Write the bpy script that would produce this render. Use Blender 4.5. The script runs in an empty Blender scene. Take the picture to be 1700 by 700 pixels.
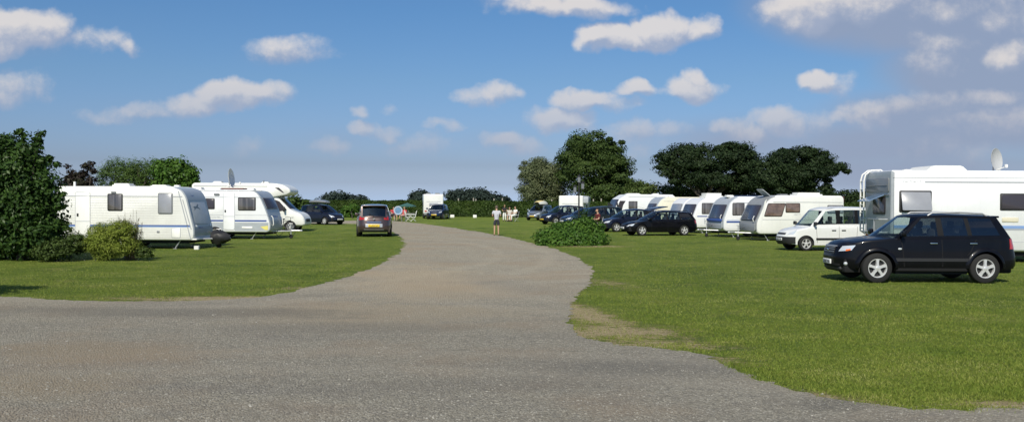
import bpy, bmesh, math, random
import numpy as np
from mathutils import Vector, Matrix, Euler
R = math.radians
PI = math.pi
SC = bpy.context.scene
COL = SC.collection

# ------------------------------------------------------------------ camera
FPX, EYE = 1472.0, 2.0
cd = bpy.data.cameras.new('camera'); cam = bpy.data.objects.new('camera', cd); COL.objects.link(cam)
cd.lens = FPX / 1700 * 36; cd.sensor_width = 36; cd.clip_start = 0.1; cd.clip_end = 6000
cam.matrix_world = Matrix.Translation((0, 0, EYE)) @ Matrix.Rotation(R(90) - math.atan(16 / FPX), 4, 'X') @ Matrix.Rotation(0.005, 4, 'Z')
SC.camera = cam
# ------------------------------------------------------------------ light
SUN_EL, SUN_AZ = 43.0, -14.0           # behind the camera, a little to the left
sdir = Vector((math.sin(R(SUN_AZ)) * math.cos(R(SUN_EL)), -math.cos(R(SUN_AZ)) * math.cos(R(SUN_EL)), math.sin(R(SUN_EL))))
sl = bpy.data.lights.new('sun', 'SUN'); so = bpy.data.objects.new('sun', sl); COL.objects.link(so)
sl.energy = 4.6; sl.angle = R(0.6); sl.color = (1.0, 0.93, 0.79)
so.rotation_euler = (-sdir).to_track_quat('-Z', 'Y').to_euler()
so.location = (0, -20, 40)
SC.view_settings.view_transform = 'Standard'; SC.view_settings.look = 'None'
SC.view_settings.exposure = 0.0; SC.view_settings.gamma = 1.0; SC.view_settings.use_curve_mapping = False
SC.cycles.max_bounces = 5; SC.cycles.diffuse_bounces = 2; SC.cycles.glossy_bounces = 3; SC.cycles.transparent_max_bounces = 10; SC.cycles.sample_clamp_indirect = 6

def HZ(px): return 334 + (px - 850) * 0.005
def G(px, py):                                   # pixel of the photo -> point on the ground
    d = EYE * FPX / (py - HZ(px))
    return Vector(((px - 850) / FPX * d, d, 0))
def W(px, py, d):                                # pixel at a known distance
    return Vector(((px - 850) / FPX * d, d, EYE - (py - HZ(px)) * d / FPX))

# ------------------------------------------------------------------ node helpers
class NT:
    def __init__(s, tree): s.t = tree; s.n = tree.nodes; s.l = tree.links
    def node(s, typ, **kw):
        x = s.n.new(typ)
        for k, v in kw.items():
            if k.startswith('i_'): x.inputs[k[2:].replace('_', ' ')].default_value = v
            else: setattr(x, k, v)
        return x
    def put(s, sock, v):
        if hasattr(v, 'is_output') or isinstance(v, bpy.types.NodeSocket): s.l.new(v, sock)
        elif v is not None: sock.default_value = v
    def m(s, op, a, b=None, c=None, clamp=False):
        x = s.n.new('ShaderNodeMath'); x.operation = op; x.use_clamp = clamp
        for i, v in enumerate((a, b, c)): s.put(x.inputs[i], v)
        return x.outputs[0]
    def v(s, op, a, b=None, sc=None):
        x = s.n.new('ShaderNodeVectorMath'); x.operation = op
        s.put(x.inputs[0], a); s.put(x.inputs[1], b)
        if sc is not None: s.put(x.inputs['Scale'], sc)
        return x.outputs['Value'] if op in ('LENGTH', 'DOT_PRODUCT', 'DISTANCE') else x.outputs[0]
    def mix(s, f, a, b, bt='MIX'):
        x = s.n.new('ShaderNodeMix'); x.data_type = 'RGBA'; x.blend_type = bt
        s.put(x.inputs[0], f)
        for k, v in ((6, a), (7, b)):
            if isinstance(v, (tuple, list)) and len(v) == 3: v = (*v, 1)
            s.put(x.inputs[k], v)
        return x.outputs[2]
    def noise(s, vec, scale, detail=4, rough=.55, out=0, dist=0):
        x = s.n.new('ShaderNodeTexNoise'); s.put(x.inputs['Vector'], vec)
        x.inputs['Scale'].default_value = scale; x.inputs['Detail'].default_value = detail; x.inputs['Roughness'].default_value = rough
        x.inputs['Distortion'].default_value = dist
        return x.outputs[out]
    def ramp(s, f, stops, interp='LINEAR'):
        x = s.n.new('ShaderNodeValToRGB'); x.color_ramp.interpolation = interp; s.put(x.inputs[0], f)
        e = x.color_ramp.elements
        while len(e) < len(stops): e.new(.5)
        for el, (p, c) in zip(e, stops):
            el.position = p; el.color = (*c, 1) if len(c) == 3 else c
        return x.outputs[0]
    def sstep(s, a, b, x):
        n = s.n.new('ShaderNodeMapRange'); n.interpolation_type = 'SMOOTHSTEP'; s.put(n.inputs[0], x)
        n.inputs[1].default_value = a; n.inputs[2].default_value = b
        return n.outputs[0]
    def bump(s, h, st=.3, d=.02):
        n = s.n.new('ShaderNodeBump'); n.inputs['Strength'].default_value = st; n.inputs['Distance'].default_value = d
        s.put(n.inputs['Height'], h); return n.outputs[0]

# ------------------------------------------------------------------ sky
# cloud list: place and half-size in photo pixels, read off as directions
CL = [(30,45,78,34,1.3),(85,40,26,20,.8),(0,62,60,30,1.2),(155,72,62,17,.5),(205,78,22,13,.6),(10,146,70,26,.55),(480,92,70,17,.55),(510,82,40,14,.4),
 (380,158,62,24,1.2),(330,168,50,17,.9),(430,160,60,18,.7),(235,180,70,14,.6),(180,190,50,14,.5),(400,232,26,14,.3),(600,183,15,9,.5),(648,180,16,8,.3),
 (612,210,28,12,.75),(640,216,32,12,.6),(555,245,36,14,.5),(740,212,26,9,.6),(700,240,60,14,.35),(820,160,42,18,.8),(790,166,40,12,.5),(835,228,36,14,.85),(870,240,40,16,.65),
 (930,10,110,16,.9),(1000,14,50,14,.7),(870,2,90,8,.7),(985,56,32,20,1.2),(1030,72,60,15,1.1),(1085,55,48,30,1.4),(1120,46,40,26,1.2),(1160,42,32,22,1.0),(1010,66,50,20,1.0),
 (970,170,50,17,1.1),(1050,155,36,13,.9),(935,200,58,19,1.0),(1010,178,60,12,.5),(1150,145,45,22,1.1),(1155,130,22,20,1.0),(1145,155,50,12,.8),
 (1045,222,48,16,.6),(1105,215,34,12,.5),(1060,245,36,14,.35),(1355,142,36,17,1.1),(1400,150,30,16,.4),(1300,200,46,19,.9),(1240,212,44,16,.8),(1190,210,20,9,.5),(1350,205,40,18,.4),
 (1330,22,66,34,1.2),(1300,18,36,24,1.0),(1400,14,80,30,.55),(1520,4,150,22,.35),(1680,20,70,30,.35),(1560,70,60,18,.2),(1668,92,46,26,.75),(1535,100,50,20,.3),(1440,190,44,22,.85),(1420,200,50,14,.7),
 (1500,185,50,18,.5),(1560,180,60,22,.4),(1640,165,50,14,.5),(1680,200,70,22,.6),(1600,205,80,18,.4),(1580,255,60,18,.2)]
world = bpy.data.worlds.new('World'); SC.world = world; world.use_nodes = True
wt = NT(world.node_tree); wt.n.clear()
def cloud_group():
    g = bpy.data.node_groups.new('clouds', 'ShaderNodeTree')
    g.interface.new_socket('P', in_out='INPUT', socket_type='NodeSocketVector')
    g.interface.new_socket('D', in_out='OUTPUT', socket_type='NodeSocketFloat')
    t = NT(g); gi = t.node('NodeGroupInput'); go = t.node('NodeGroupOutput')
    p = gi.outputs[0]
    w1 = t.v('SUBTRACT', t.noise(p, 9, 3, .5, 1), (.5, .5, .5))
    w2 = t.v('SUBTRACT', t.noise(p, 36, 3, .55, 1), (.5, .5, .5))
    pw = t.v('ADD', t.v('ADD', p, t.v('SCALE', w1, sc=.045)), t.v('SCALE', w2, sc=.021))
    acc = None
    for (cx, cy, rx, ry, s_) in CL:
        c = ((cx - 850) / FPX, (HZ(cx) - cy) / FPX, 0)
        q = t.v('MULTIPLY', t.v('SUBTRACT', pw, c), (FPX / rx / 1.25, FPX / ry / 1.3, 0))
        d = t.m('MULTIPLY_ADD', t.v('DOT_PRODUCT', q, q), -s_, s_)
        acc = d if acc is None else t.m('SMOOTH_MAX', acc, d, .12)
    n = t.noise(p, 24, 7, .62)
    wisp = t.noise(t.v('MULTIPLY', p, (1, 2.2, 1)), 5, 5, .6)
    acc = t.m('MAXIMUM', acc, -1.2)
    acc = t.m('ADD', acc, t.m('MULTIPLY_ADD', n, 1.5, -.80))
    t.l.new(acc, go.inputs[0]); return g
cg = cloud_group()
geo = wt.node('ShaderNodeNewGeometry'); dirv = wt.v('NORMALIZE', wt.node('ShaderNodeTexCoord').outputs['Generated'])
sep = wt.node('ShaderNodeSeparateXYZ'); wt.l.new(dirv, sep.inputs[0])
dy = wt.m('MAXIMUM', sep.outputs[1], .05)
comb = wt.node('ShaderNodeCombineXYZ'); wt.l.new(wt.m('DIVIDE', sep.outputs[0], dy), comb.inputs[0]); wt.l.new(wt.m('DIVIDE', sep.outputs[2], dy), comb.inputs[1])
ga = wt.node('ShaderNodeGroup'); ga.node_tree = cg; wt.l.new(comb.outputs[0], ga.inputs[0])
gb = wt.node('ShaderNodeGroup'); gb.node_tree = cg; wt.l.new(wt.v('ADD', comb.outputs[0], (-.006, .012, 0)), gb.inputs[0])
inside = wt.sstep(.3, .5, sep.outputs[1])
dens = wt.m('MULTIPLY', wt.sstep(-.12, .80, ga.outputs[0]), inside)
# clouds of the rest of the dome (reflections, bounce light)
dz = wt.m('ADD', wt.m('MAXIMUM', sep.outputs[2], 0), .15)
cv = wt.node('ShaderNodeCombineXYZ'); wt.l.new(wt.m('DIVIDE', sep.outputs[0], dz), cv.inputs[0]); wt.l.new(wt.m('DIVIDE', sep.outputs[1], dz), cv.inputs[1])
rest = wt.m('MULTIPLY', wt.sstep(.52, .68, wt.noise(cv.outputs[0], 1.4, 6, .6)), wt.m('SUBTRACT', 1, wt.m('MULTIPLY', inside, wt.sstep(.5, .3, sep.outputs[2]))))
lit = wt.sstep(-.38, .50, wt.m('SUBTRACT', ga.outputs[0], gb.outputs[0]))
thick = wt.sstep(.2, 2.0, ga.outputs[0])
sky = wt.node('ShaderNodeTexSky'); sky.sky_type = 'NISHITA'; sky.sun_disc = False
sky.sun_elevation = R(SUN_EL); sky.sun_rotation = R(180 - SUN_AZ) ; sky.air_density = 1.0; sky.dust_density = 1.0; sky.ozone_density = 1.5
SKS = 0.10
tint = wt.ramp(wt.m('MULTIPLY', wt.m('MAXIMUM', sep.outputs[2], 0), 2.5), [(0, (1.25, 1.6, 2.6)), (.02, (.98, 1.24, 2.05)), (.05, (.70, .86, 1.40)), (.1, (.545, .65, 1.01)), (.33, (.50, .69, .93)), (.52, (.44, .70, .96)), (1, (.46, .70, .95))])
skyc = wt.mix(1.0, sky.outputs[0], tint, 'MULTIPLY')
ccol = wt.mix(lit, (.36 / SKS, .42 / SKS, .56 / SKS), (.76 / SKS, .72 / SKS, .70 / SKS))
ccol = wt.mix(wt.sstep(.17, .0, sep.outputs[2]), ccol, (.42 / SKS, .44 / SKS, .53 / SKS))
alpha = wt.m('MULTIPLY', dens, wt.m('MULTIPLY_ADD', wt.sstep(.02, .15, sep.outputs[2]), .38, .50))
# a soft grey veil of higher cloud on the right
veil = None
for (cx, cy, rx, ry, s_) in [(1560, 15, 380, 105, 1.7), (1650, 110, 240, 120, 1.5), (1620, 200, 330, 75, 1.3), (1450, 240, 330, 75, .9), (1240, 235, 240, 60, .7), (1500, 290, 420, 60, .8), (930, 5, 130, 22, .6), (830, 235, 120, 40, .3), (250, 190, 170, 45, .3), (560, 230, 130, 40, .25), (470, 95, 90, 26, .4), (30, 60, 140, 60, .4), (1060, 225, 90, 35, .35)]:
    q = wt.v('MULTIPLY', wt.v('SUBTRACT', comb.outputs[0], ((cx - 850) / FPX, (HZ(cx) - cy) / FPX, 0)), (FPX / rx, FPX / ry, 0))
    e = wt.m('MULTIPLY', wt.m('SUBTRACT', 1, wt.v('LENGTH', q), clamp=True), s_); veil = e if veil is None else wt.m('SMOOTH_MAX', veil, e, .15)
vn = wt.noise(comb.outputs[0], 7, 5, .6)
veil = wt.m('MULTIPLY', wt.m('MULTIPLY', wt.sstep(.0, .75, wt.m('MULTIPLY', veil, wt.m('MULTIPLY_ADD', vn, 1.3, .35))), inside), .85)
skyc = wt.mix(veil, skyc, (.30 / SKS, .355 / SKS, .485 / SKS))
fin = wt.mix(alpha, skyc, ccol)
fin = wt.mix(wt.m('MULTIPLY', rest, .8), fin, (.6 / SKS, .6 / SKS, .64 / SKS))
bg = wt.node('ShaderNodeBackground'); wt.l.new(fin, bg.inputs[0]); bg.inputs[1].default_value = SKS
world.cycles.sampling_method = 'MANUAL'; world.cycles.sample_map_resolution = 256
wo = wt.node('ShaderNodeOutputWorld'); wt.l.new(bg.outputs[0], wo.inputs[0])

# ------------------------------------------------------------------ materials
MATS = {}
def pbr(name, col, rough=.5, metal=0., coat=0., spec=.5, var=0., vscale=3., bump=0., bscale=60., dirt=0., folds=False):
    if name in MATS: return MATS[name]
    m = bpy.data.materials.new(name); m.use_nodes = True; t = NT(m.node_tree)
    b = t.n['Principled BSDF']; b.inputs['Base Color'].default_value = (*col, 1)
    b.inputs['Roughness'].default_value = rough; b.inputs['Metallic'].default_value = metal
    b.inputs['Coat Weight'].default_value = coat; b.inputs['Coat Roughness'].default_value = .04
    b.inputs['Specular IOR Level'].default_value = spec
    tc = t.node('ShaderNodeTexCoord').outputs['Object']
    if var or dirt:
        n = t.noise(t.v('MULTIPLY', tc, (7, 7, .25)) if folds else tc, vscale, 5 if not folds else 2, .6)
        c = t.mix(t.sstep(.35, .7, n), tuple(x * (1 - var) for x in col), tuple(min(1, x * (1 + var * .6)) for x in col))
        if dirt:                                # streaks and splashes of mud
            n2 = t.noise(t.v('MULTIPLY', tc, (6, 6, .8)), 2.2, 5, .65)
            c = t.mix(t.m('MULTIPLY', t.sstep(.5, .78, n2), dirt), c, (.16, .14, .11))
        t.l.new(c, b.inputs['Base Color'])
    if bump: t.l.new(t.bump(t.noise(tc, bscale, 3, .6), bump, .01), b.inputs['Normal'])
    MATS[name] = m; return m
def glass(name, tintc=(.35, .42, .42), refl=.09, rough=.02):
    if name in MATS: return MATS[name]
    m = bpy.data.materials.new(name); m.use_nodes = True; t = NT(m.node_tree); t.n.clear()
    o = t.node('ShaderNodeOutputMaterial'); tr = t.node('ShaderNodeBsdfTransparent'); tr.inputs[0].default_value = (*tintc, 1)
    gl = t.node('ShaderNodeBsdfGlossy'); gl.inputs['Roughness'].default_value = rough; gl.inputs[0].default_value = (1, 1, 1, 1)
    lw = t.node('ShaderNodeLayerWeight'); lw.inputs[0].default_value = .25
    f = t.m('MULTIPLY_ADD', lw.outputs['Fresnel'], .9, refl, clamp=True)
    mx = t.node('ShaderNodeMixShader'); t.l.new(f, mx.inputs[0]); t.l.new(tr.outputs[0], mx.inputs[1]); t.l.new(gl.outputs[0], mx.inputs[2])
    t.l.new(mx.outputs[0], o.inputs[0]); MATS[name] = m; return m
def leafmat(name, cols, rough=.55, trans=.25, pos_scale=1.2):
    if name in MATS: return MATS[name]
    m = bpy.data.materials.new(name); m.use_nodes = True; t = NT(m.node_tree); b = t.n['Principled BSDF']
    g = t.node('ShaderNodeNewGeometry')
    n = t.noise(g.outputs['Position'], pos_scale, 3, .6)
    f = t.m('ADD', t.m('MULTIPLY', g.outputs['Random Per Island'], .6), t.m('MULTIPLY_ADD', n, 1.2, -.4), clamp=True)
    c = t.ramp(f, [(i / (len(cols) - 1), c) for i, c in enumerate(cols)])
    t.l.new(c, b.inputs['Base Color']); b.inputs['Roughness'].default_value = rough; b.inputs['Specular IOR Level'].default_value = .15
    tl = t.node('ShaderNodeBsdfTranslucent'); t.l.new(c, tl.inputs[0])
    mx = t.node('ShaderNodeMixShader'); mx.inputs[0].default_value = trans
    t.l.new(b.outputs[0], mx.inputs[1]); t.l.new(tl.outputs[0], mx.inputs[2]); t.l.new(mx.outputs[0], t.n['Material Output'].inputs[0])
    MATS[name] = m; return m

M_RUB = pbr('tyre_rubber', (.014, .014, .014), .85, bump=.3)
M_BLK = pbr('black_plastic', (.018, .018, .02), .55)
M_DRK = pbr('dark_void', (.008, .008, .009), .9)
M_SEAT = pbr('seat_cloth', (.035, .035, .04), .9)
M_ALU = pbr('alloy', (.66, .66, .66), .35, .35)
M_CHR = pbr('chrome', (.75, .75, .76), .12, 1.0)
M_GALV = pbr('galvanised_steel', (.55, .56, .57), .45, .6, var=.15)
M_LAMP = pbr('lamp_glass', (.75, .77, .78), .08, .35, 1.0)
M_RED = pbr('red_lamp', (.45, .02, .015), .15, 0, 1.0)
M_ORG = pbr('orange_lamp', (.85, .18, .02), .2, 0, 1.0)
M_GL = glass('car_glass', (.66, .74, .72), .06); M_GLD = glass('privacy_glass', (.10, .11, .11), .08); M_GLW = glass('clear_glass', (.55, .66, .62), .12)
M_CW = pbr('caravan_white', (.80, .80, .76), .38, 0, .3, var=.05, vscale=1.2, dirt=.10)
M_CW2 = pbr('caravan_cool_white', (.80, .81, .82), .35, 0, .3, var=.04, vscale=1.2, dirt=.07)
M_CRM = pbr('caravan_cream', (.78, .74, .60), .4, 0, .3, var=.05, dirt=.08)
M_CWG = pbr('caravan_grey', (.40, .43, .46), .38, 0, .3, var=.06)
M_CDG = pbr('caravan_dark_grey', (.20, .21, .22), .4, 0, .2, var=.08)
M_BLUE = pbr('stripe_blue', (.045, .09, .30), .4)
M_BLUEL = pbr('stripe_pale_blue', (.22, .34, .60), .4)
M_GRYS = pbr('stripe_grey', (.38, .40, .43), .4)
M_WIN = pbr('tinted_acrylic', (.05, .045, .055), .15, 0, .0, .35)
M_WINB = pbr('brown_acrylic', (.16, .11, .085), .1, 0, .6, var=.3, vscale=4)
M_WING = pbr('grey_blind', (.30, .31, .34), .25, 0, .5, var=.12, vscale=1)
M_WINC = pbr('curtained_acrylic', (.13, .12, .12), .12, 0, .6, var=.5, vscale=1.2, folds=True)
M_PVC = pbr('white_plastic', (.78, .78, .75), .4)
M_BEI = pbr('beige_plastic', (.62, .58, .44), .5)
M_PLY = pbr('yellow_plate', (.80, .55, .03), .35); M_PLW = pbr('white_plate', (.75, .75, .72), .35)

# ------------------------------------------------------------------ mesh helpers
class MB:
    def __init__(s): s.v = []; s.f = []; s.mi = []
    def add(s, vs, fs, mi=0, M=None):
        o = len(s.v)
        s.v += [tuple(M @ Vector(p)) if M is not None else tuple(p) for p in vs]
        for f in fs: s.f.append([o + i for i in f]); s.mi.append(mi)
        return s
    def grid(s, rows, mi=0, closed=False, mif=None):
        n = len(rows[0]); o = len(s.v)
        for r in rows: s.v += [tuple(p) for p in r]
        for i in range(len(rows) - 1):
            for j in range(n if closed else n - 1):
                k = (j + 1) % n
                s.f.append([o + i * n + j, o + i * n + k, o + (i + 1) * n + k, o + (i + 1) * n + j])
                s.mi.append(mif(i, j) if mif else mi)
        return s
    def box(s, c, d, mi=0, M=None, bev=0.):
        x, y, z = (k / 2 for k in d); b = min(bev, x * .9, y * .9, z * .9)
        if b <= 0:
            vs = [(c[0] + i * x, c[1] + j * y, c[2] + k * z) for i in (-1, 1) for j in (-1, 1) for k in (-1, 1)]
            return s.add(vs, [(0, 1, 3, 2), (4, 6, 7, 5), (0, 4, 5, 1), (2, 3, 7, 6), (0, 2, 6, 4), (1, 5, 7, 3)], mi, M)
        bm = bmesh.new(); bmesh.ops.create_cube(bm, size=1)
        for v in bm.verts: v.co = Vector((c[0] + v.co.x * d[0], c[1] + v.co.y * d[1], c[2] + v.co.z * d[2]))
        bmesh.ops.bevel(bm, geom=bm.edges[:], offset=b, segments=2, affect='EDGES', profile=.5)
        bm.verts.index_update()
        s.add([v.co for v in bm.verts], [[v.index for v in f.verts] for f in bm.faces], mi, M); bm.free(); return s
    def tube(s, pts, r, n=8, mi=0, M=None, caps=True):
        pts = [Vector(p) for p in pts]; rr = r if isinstance(r, (list, tuple)) else [r] * len(pts)
        rings = []; up0 = None
        for i, p in enumerate(pts):
            t = (pts[min(i + 1, len(pts) - 1)] - pts[max(i - 1, 0)])
            t = t.normalized() if t.length > 1e-9 else Vector((0, 0, 1))
            if up0 is None:
                up0 = t.cross(Vector((0, 0, 1)) if abs(t.z) < .9 else Vector((1, 0, 0))).normalized()
            a = (up0 - t * up0.dot(t)).normalized(); up0 = a; b = t.cross(a)
            rings.append([p + (a * math.cos(2 * PI * k / n) + b * math.sin(2 * PI * k / n)) * rr[i] for k in range(n)])
        o = len(s.v)
        for rg in rings: s.v += [tuple(M @ q) if M is not None else tuple(q) for q in rg]
        for i in range(len(rings) - 1):
            for k in range(n):
                s.f.append([o + i * n + k, o + i * n + (k + 1) % n, o + (i + 1) * n + (k + 1) % n, o + (i + 1) * n + k]); s.mi.append(mi)
        if caps:
            s.f.append([o + k for k in range(n)][::-1]); s.mi.append(mi)
            s.f.append([o + (len(rings) - 1) * n + k for k in range(n)]); s.mi.append(mi)
        return s
    def lathe(s, prof, n=28, mi=0, M=None):     # prof: (r, y) about the y axis
        rows = [[(r * math.cos(2 * PI * k / n), y, r * math.sin(2 * PI * k / n)) for k in range(n)] for r, y in prof]
        if M is not None: rows = [[tuple(M @ Vector(p)) for p in r] for r in rows]
        return s.grid(rows, mi, closed=True)
    def rrect(s, M, w, h, r, d, mi=0, n=4, skew=0.):   # rounded slab, local XY plane, grows along +Z
        r = min(r, w / 2 * .98, h / 2 * .98); pts = []
        for cx, cy, a0 in ((w / 2 - r, h / 2 - r, 0), (-w / 2 + r, h / 2 - r, 90), (-w / 2 + r, -h / 2 + r, 180), (w / 2 - r, -h / 2 + r, 270)):
            for k in range(n + 1):
                a = R(a0 + 90 * k / n); pts.append((cx + r * math.cos(a), cy + r * math.sin(a)))
        pts = [(x + skew * (y / h), y) for x, y in pts]
        N = len(pts); e = min(.008, d * .4)
        vs = [(x, y, 0) for x, y in pts] + [(x, y, d - e) for x, y in pts] + [(x * (1 - 2 * e / w), y * (1 - 2 * e / h), d) for x, y in pts]
        fs = [[(k), (k + 1) % N, N + (k + 1) % N, N + k] for k in range(N)] + [[N + k, N + (k + 1) % N, 2 * N + (k + 1) % N, 2 * N + k] for k in range(N)]
        fs.append([2 * N + k for k in range(N)]); fs.append([N - 1 - k for k in range(N)])
        return s.add(vs, fs, mi, M)
    def ball(s, c, r, mi=0, M=None, nu=12, nv=8):
        r = r if isinstance(r, (tuple, list)) else (r, r, r)
        rows = [[(c[0] + r[0] * math.sin(PI * i / nv) * math.cos(2 * PI * j / nu), c[1] + r[1] * math.sin(PI * i / nv) * math.sin(2 * PI * j / nu), c[2] + r[2] * math.cos(PI * i / nv)) for j in range(nu)] for i in range(nv + 1)]
        if M is not None: rows = [[tuple(M @ Vector(p)) for p in q] for q in rows]
        return s.grid(rows, mi, closed=True)
    def build(s, name, mats, parent=None, smooth=40):
        me = bpy.data.meshes.new(name); me.from_pydata([tuple(v) for v in s.v], [], s.f)
        for m in (mats if isinstance(mats, (list, tuple)) else [mats]): me.materials.append(m)
        me.polygons.foreach_set('material_index', s.mi)
        bm = bmesh.new(); bm.from_mesh(me); bmesh.ops.remove_doubles(bm, verts=bm.verts, dist=1e-5)
        bmesh.ops.recalc_face_normals(bm, faces=bm.faces); bm.to_mesh(me); bm.free()
        if smooth:
            me.polygons.foreach_set('use_smooth', [True] * len(me.polygons)); me.set_sharp_from_angle(angle=R(smooth))
        me.update()
        o = bpy.data.objects.new(name, me); COL.objects.link(o)
        if parent: o.parent = parent
        return o
def tag(o, label=None, cat=None, group=None, kind=None):
    if label: o['label'] = label
    if cat: o['category'] = cat
    if group: o['group'] = group
    if kind: o['kind'] = kind
    return o
def thing(name, label, cat, group=None, loc=(0, 0, 0), yaw=0):
    o = bpy.data.objects.new(name, None); COL.objects.link(o); o.empty_display_size = .2
    o.location = loc; o.rotation_euler = (0, 0, R(yaw)); tag(o, label, cat, group); return o
def place(root, local, world, yaw):              # put the thing so that a point of it stands at a ground point
    root.rotation_euler = (0, 0, R(yaw)); p = Matrix.Rotation(R(yaw), 3, 'Z') @ Vector((local[0], local[1], 0))
    root.location = (world[0] - p.x, world[1] - p.y, 0)
def raw_mesh(name, V, F, mat, parent=None, smooth=False):
    me = bpy.data.meshes.new(name); nv, nf = len(V), len(F); k = F.shape[1]
    me.vertices.add(nv); me.vertices.foreach_set('co', np.asarray(V, np.float32).ravel())
    me.loops.add(nf * k); me.loops.foreach_set('vertex_index', np.asarray(F, np.int32).ravel())
    me.polygons.add(nf); me.polygons.foreach_set('loop_start', np.arange(0, nf * k, k, dtype=np.int32))
    me.materials.append(mat); me.update(calc_edges=True); me.validate()
    if smooth: me.polygons.foreach_set('use_smooth', [True] * nf)
    o = bpy.data.objects.new(name, me); COL.objects.link(o)
    if parent: o.parent = parent
    return o
def lettering(parent, M, w, h, mat, seed, n=7, name='lettering'):
    r = random.Random(seed); m = MB(); cw = w / n
    for i in range(n):
        x = -w / 2 + cw * (i + .5); m.box((x - cw * .28, 0, .002), (cw * .16, h, .003), 0, M)
        for k in range(r.choice((1, 2, 2))): m.box((x, (r.choice((-.42, 0, .42))) * h, .002), (cw * .5, h * .16, .003), 0, M)
        if r.random() < .5: m.box((x + cw * .25, 0, .002), (cw * .14, h, .003), 0, M)
    return m.build(name, mat, parent, 0)
def number_plate(parent, M, w, h, mat):
    m = MB(); m.rrect(M, w, h, .015, .03); p = m.build('number_plate', mat, parent)
    lettering(p, M @ Matrix.Translation((0, 0, .03)), w * .84, h * .6, M_BLK, int(w * 1000) + len(parent.name), 7, 'plate_lettering')
def MX(origin, ex, ey, ez):
    ex, ey, ez = (Vector(a).normalized() for a in (ex, ey, ez)); m = Matrix((ex, ey, ez)).transposed().to_4x4(); m.translation = Vector(origin); return m

# ------------------------------------------------------------------ wheels
def wheel(parent, x, y, r, w, side, spokes=5, rim=M_ALU, rimr=.66, dark=False):
    M = Matrix.Translation((x, y, r))
    if side < 0: M = M @ Matrix.Rotation(PI, 4, 'Z')
    # local +y faces outwards; origin = outer face centre
    t = MB(); rr = r * rimr
    t.lathe([(rr * .9, -w), (rr, -w), (r * .93, -w), (r, -w * .82), (r, -w * .2), (r * .985, -w * .08), (r * .93, 0), (rr * 1.08, .004), (rr, -.012), (rr * .95, -.03)], 36, 0, M)
    wo = t.build('wheel', M_RUB, parent)
    k = MB(); k.lathe([(rr * .99, -.02), (rr * .99, .002), (rr * .92, 0), (rr * .88, -.025), (rr * .88, -.09)], 32, 0, M)
    if spokes > 6:                                   # plastic or steel trim with slots
        k.lathe([(rr * .9, -.02), (rr * .62, .006), (rr * .3, .0), (.0, .004)], 32, 0, M)
        for i in range(spokes):
            a = 2 * PI * i / spokes
            k.box((math.cos(a) * rr * .74, .004, math.sin(a) * rr * .74), (.0001, .0001, .0001), 1, M)
        for i in range(spokes):
            a = 2 * PI * (i + .5) / spokes; c, s_ = math.cos(a), math.sin(a)
            q = [(rr * .62, -.09), (rr * .62, .09), (rr * .84, .13), (rr * .84, -.13)]
            k.add([(c * u - s_ * v * rr * 2, .0075 if u < rr * .7 else -.006, s_ * u + c * v * rr * 2) for u, v in q], [(0, 1, 2, 3)], 1, M)
    else:
        k.lathe([(rr * .95, -.07), (0, -.07)], 24, 1, M)
        k.lathe([(rr * .24, -.03), (rr * .24, .0), (rr * .17, .008), (0, .009)], 16, 0, M)
        for i in range(spokes):
            a = 2 * PI * i / spokes + PI / 2; c, s_ = math.cos(a), math.sin(a)
            q = [(rr * .15, .14), (rr * .55, .10), (rr * .93, .15)]
            top = []
            for u, hw in q: top += [(u, hw * rr * 1.15), (u, -hw * rr * 1.15)]
            vs = [(c * u - s_ * v, .003 - .02 * (u / rr) * .4, s_ * u + c * v) for u, v in top] + [(c * u - s_ * v * 1.2, -.05, s_ * u + c * v * 1.2) for u, v in top]
            k.add(vs, [(0, 1, 3, 2), (2, 3, 5, 4), (0, 2, 8, 6), (2, 4, 10, 8), (1, 7, 9, 3), (3, 9, 11, 5), (4, 5, 11, 10)], 0, M)
    k.build('rim', [rim, M_BLK], wo, 35)
    return wo

M_PIL = pbr('pillar_black', (.008, .008, .009), .5, 0, 0, .2)
def lerp(a, b, t): return a + (b - a) * t
def interp(tab, x):
    if x <= tab[0][0]: return tab[0][1]
    for (a, b), (c, d) in zip(tab, tab[1:]):
        if x <= c:
            t = (x - a) / (c - a); t = t * t * (3 - 2 * t) * .5 + t * .5
            return b + (d - b) * t
    return tab[-1][1]

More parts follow.
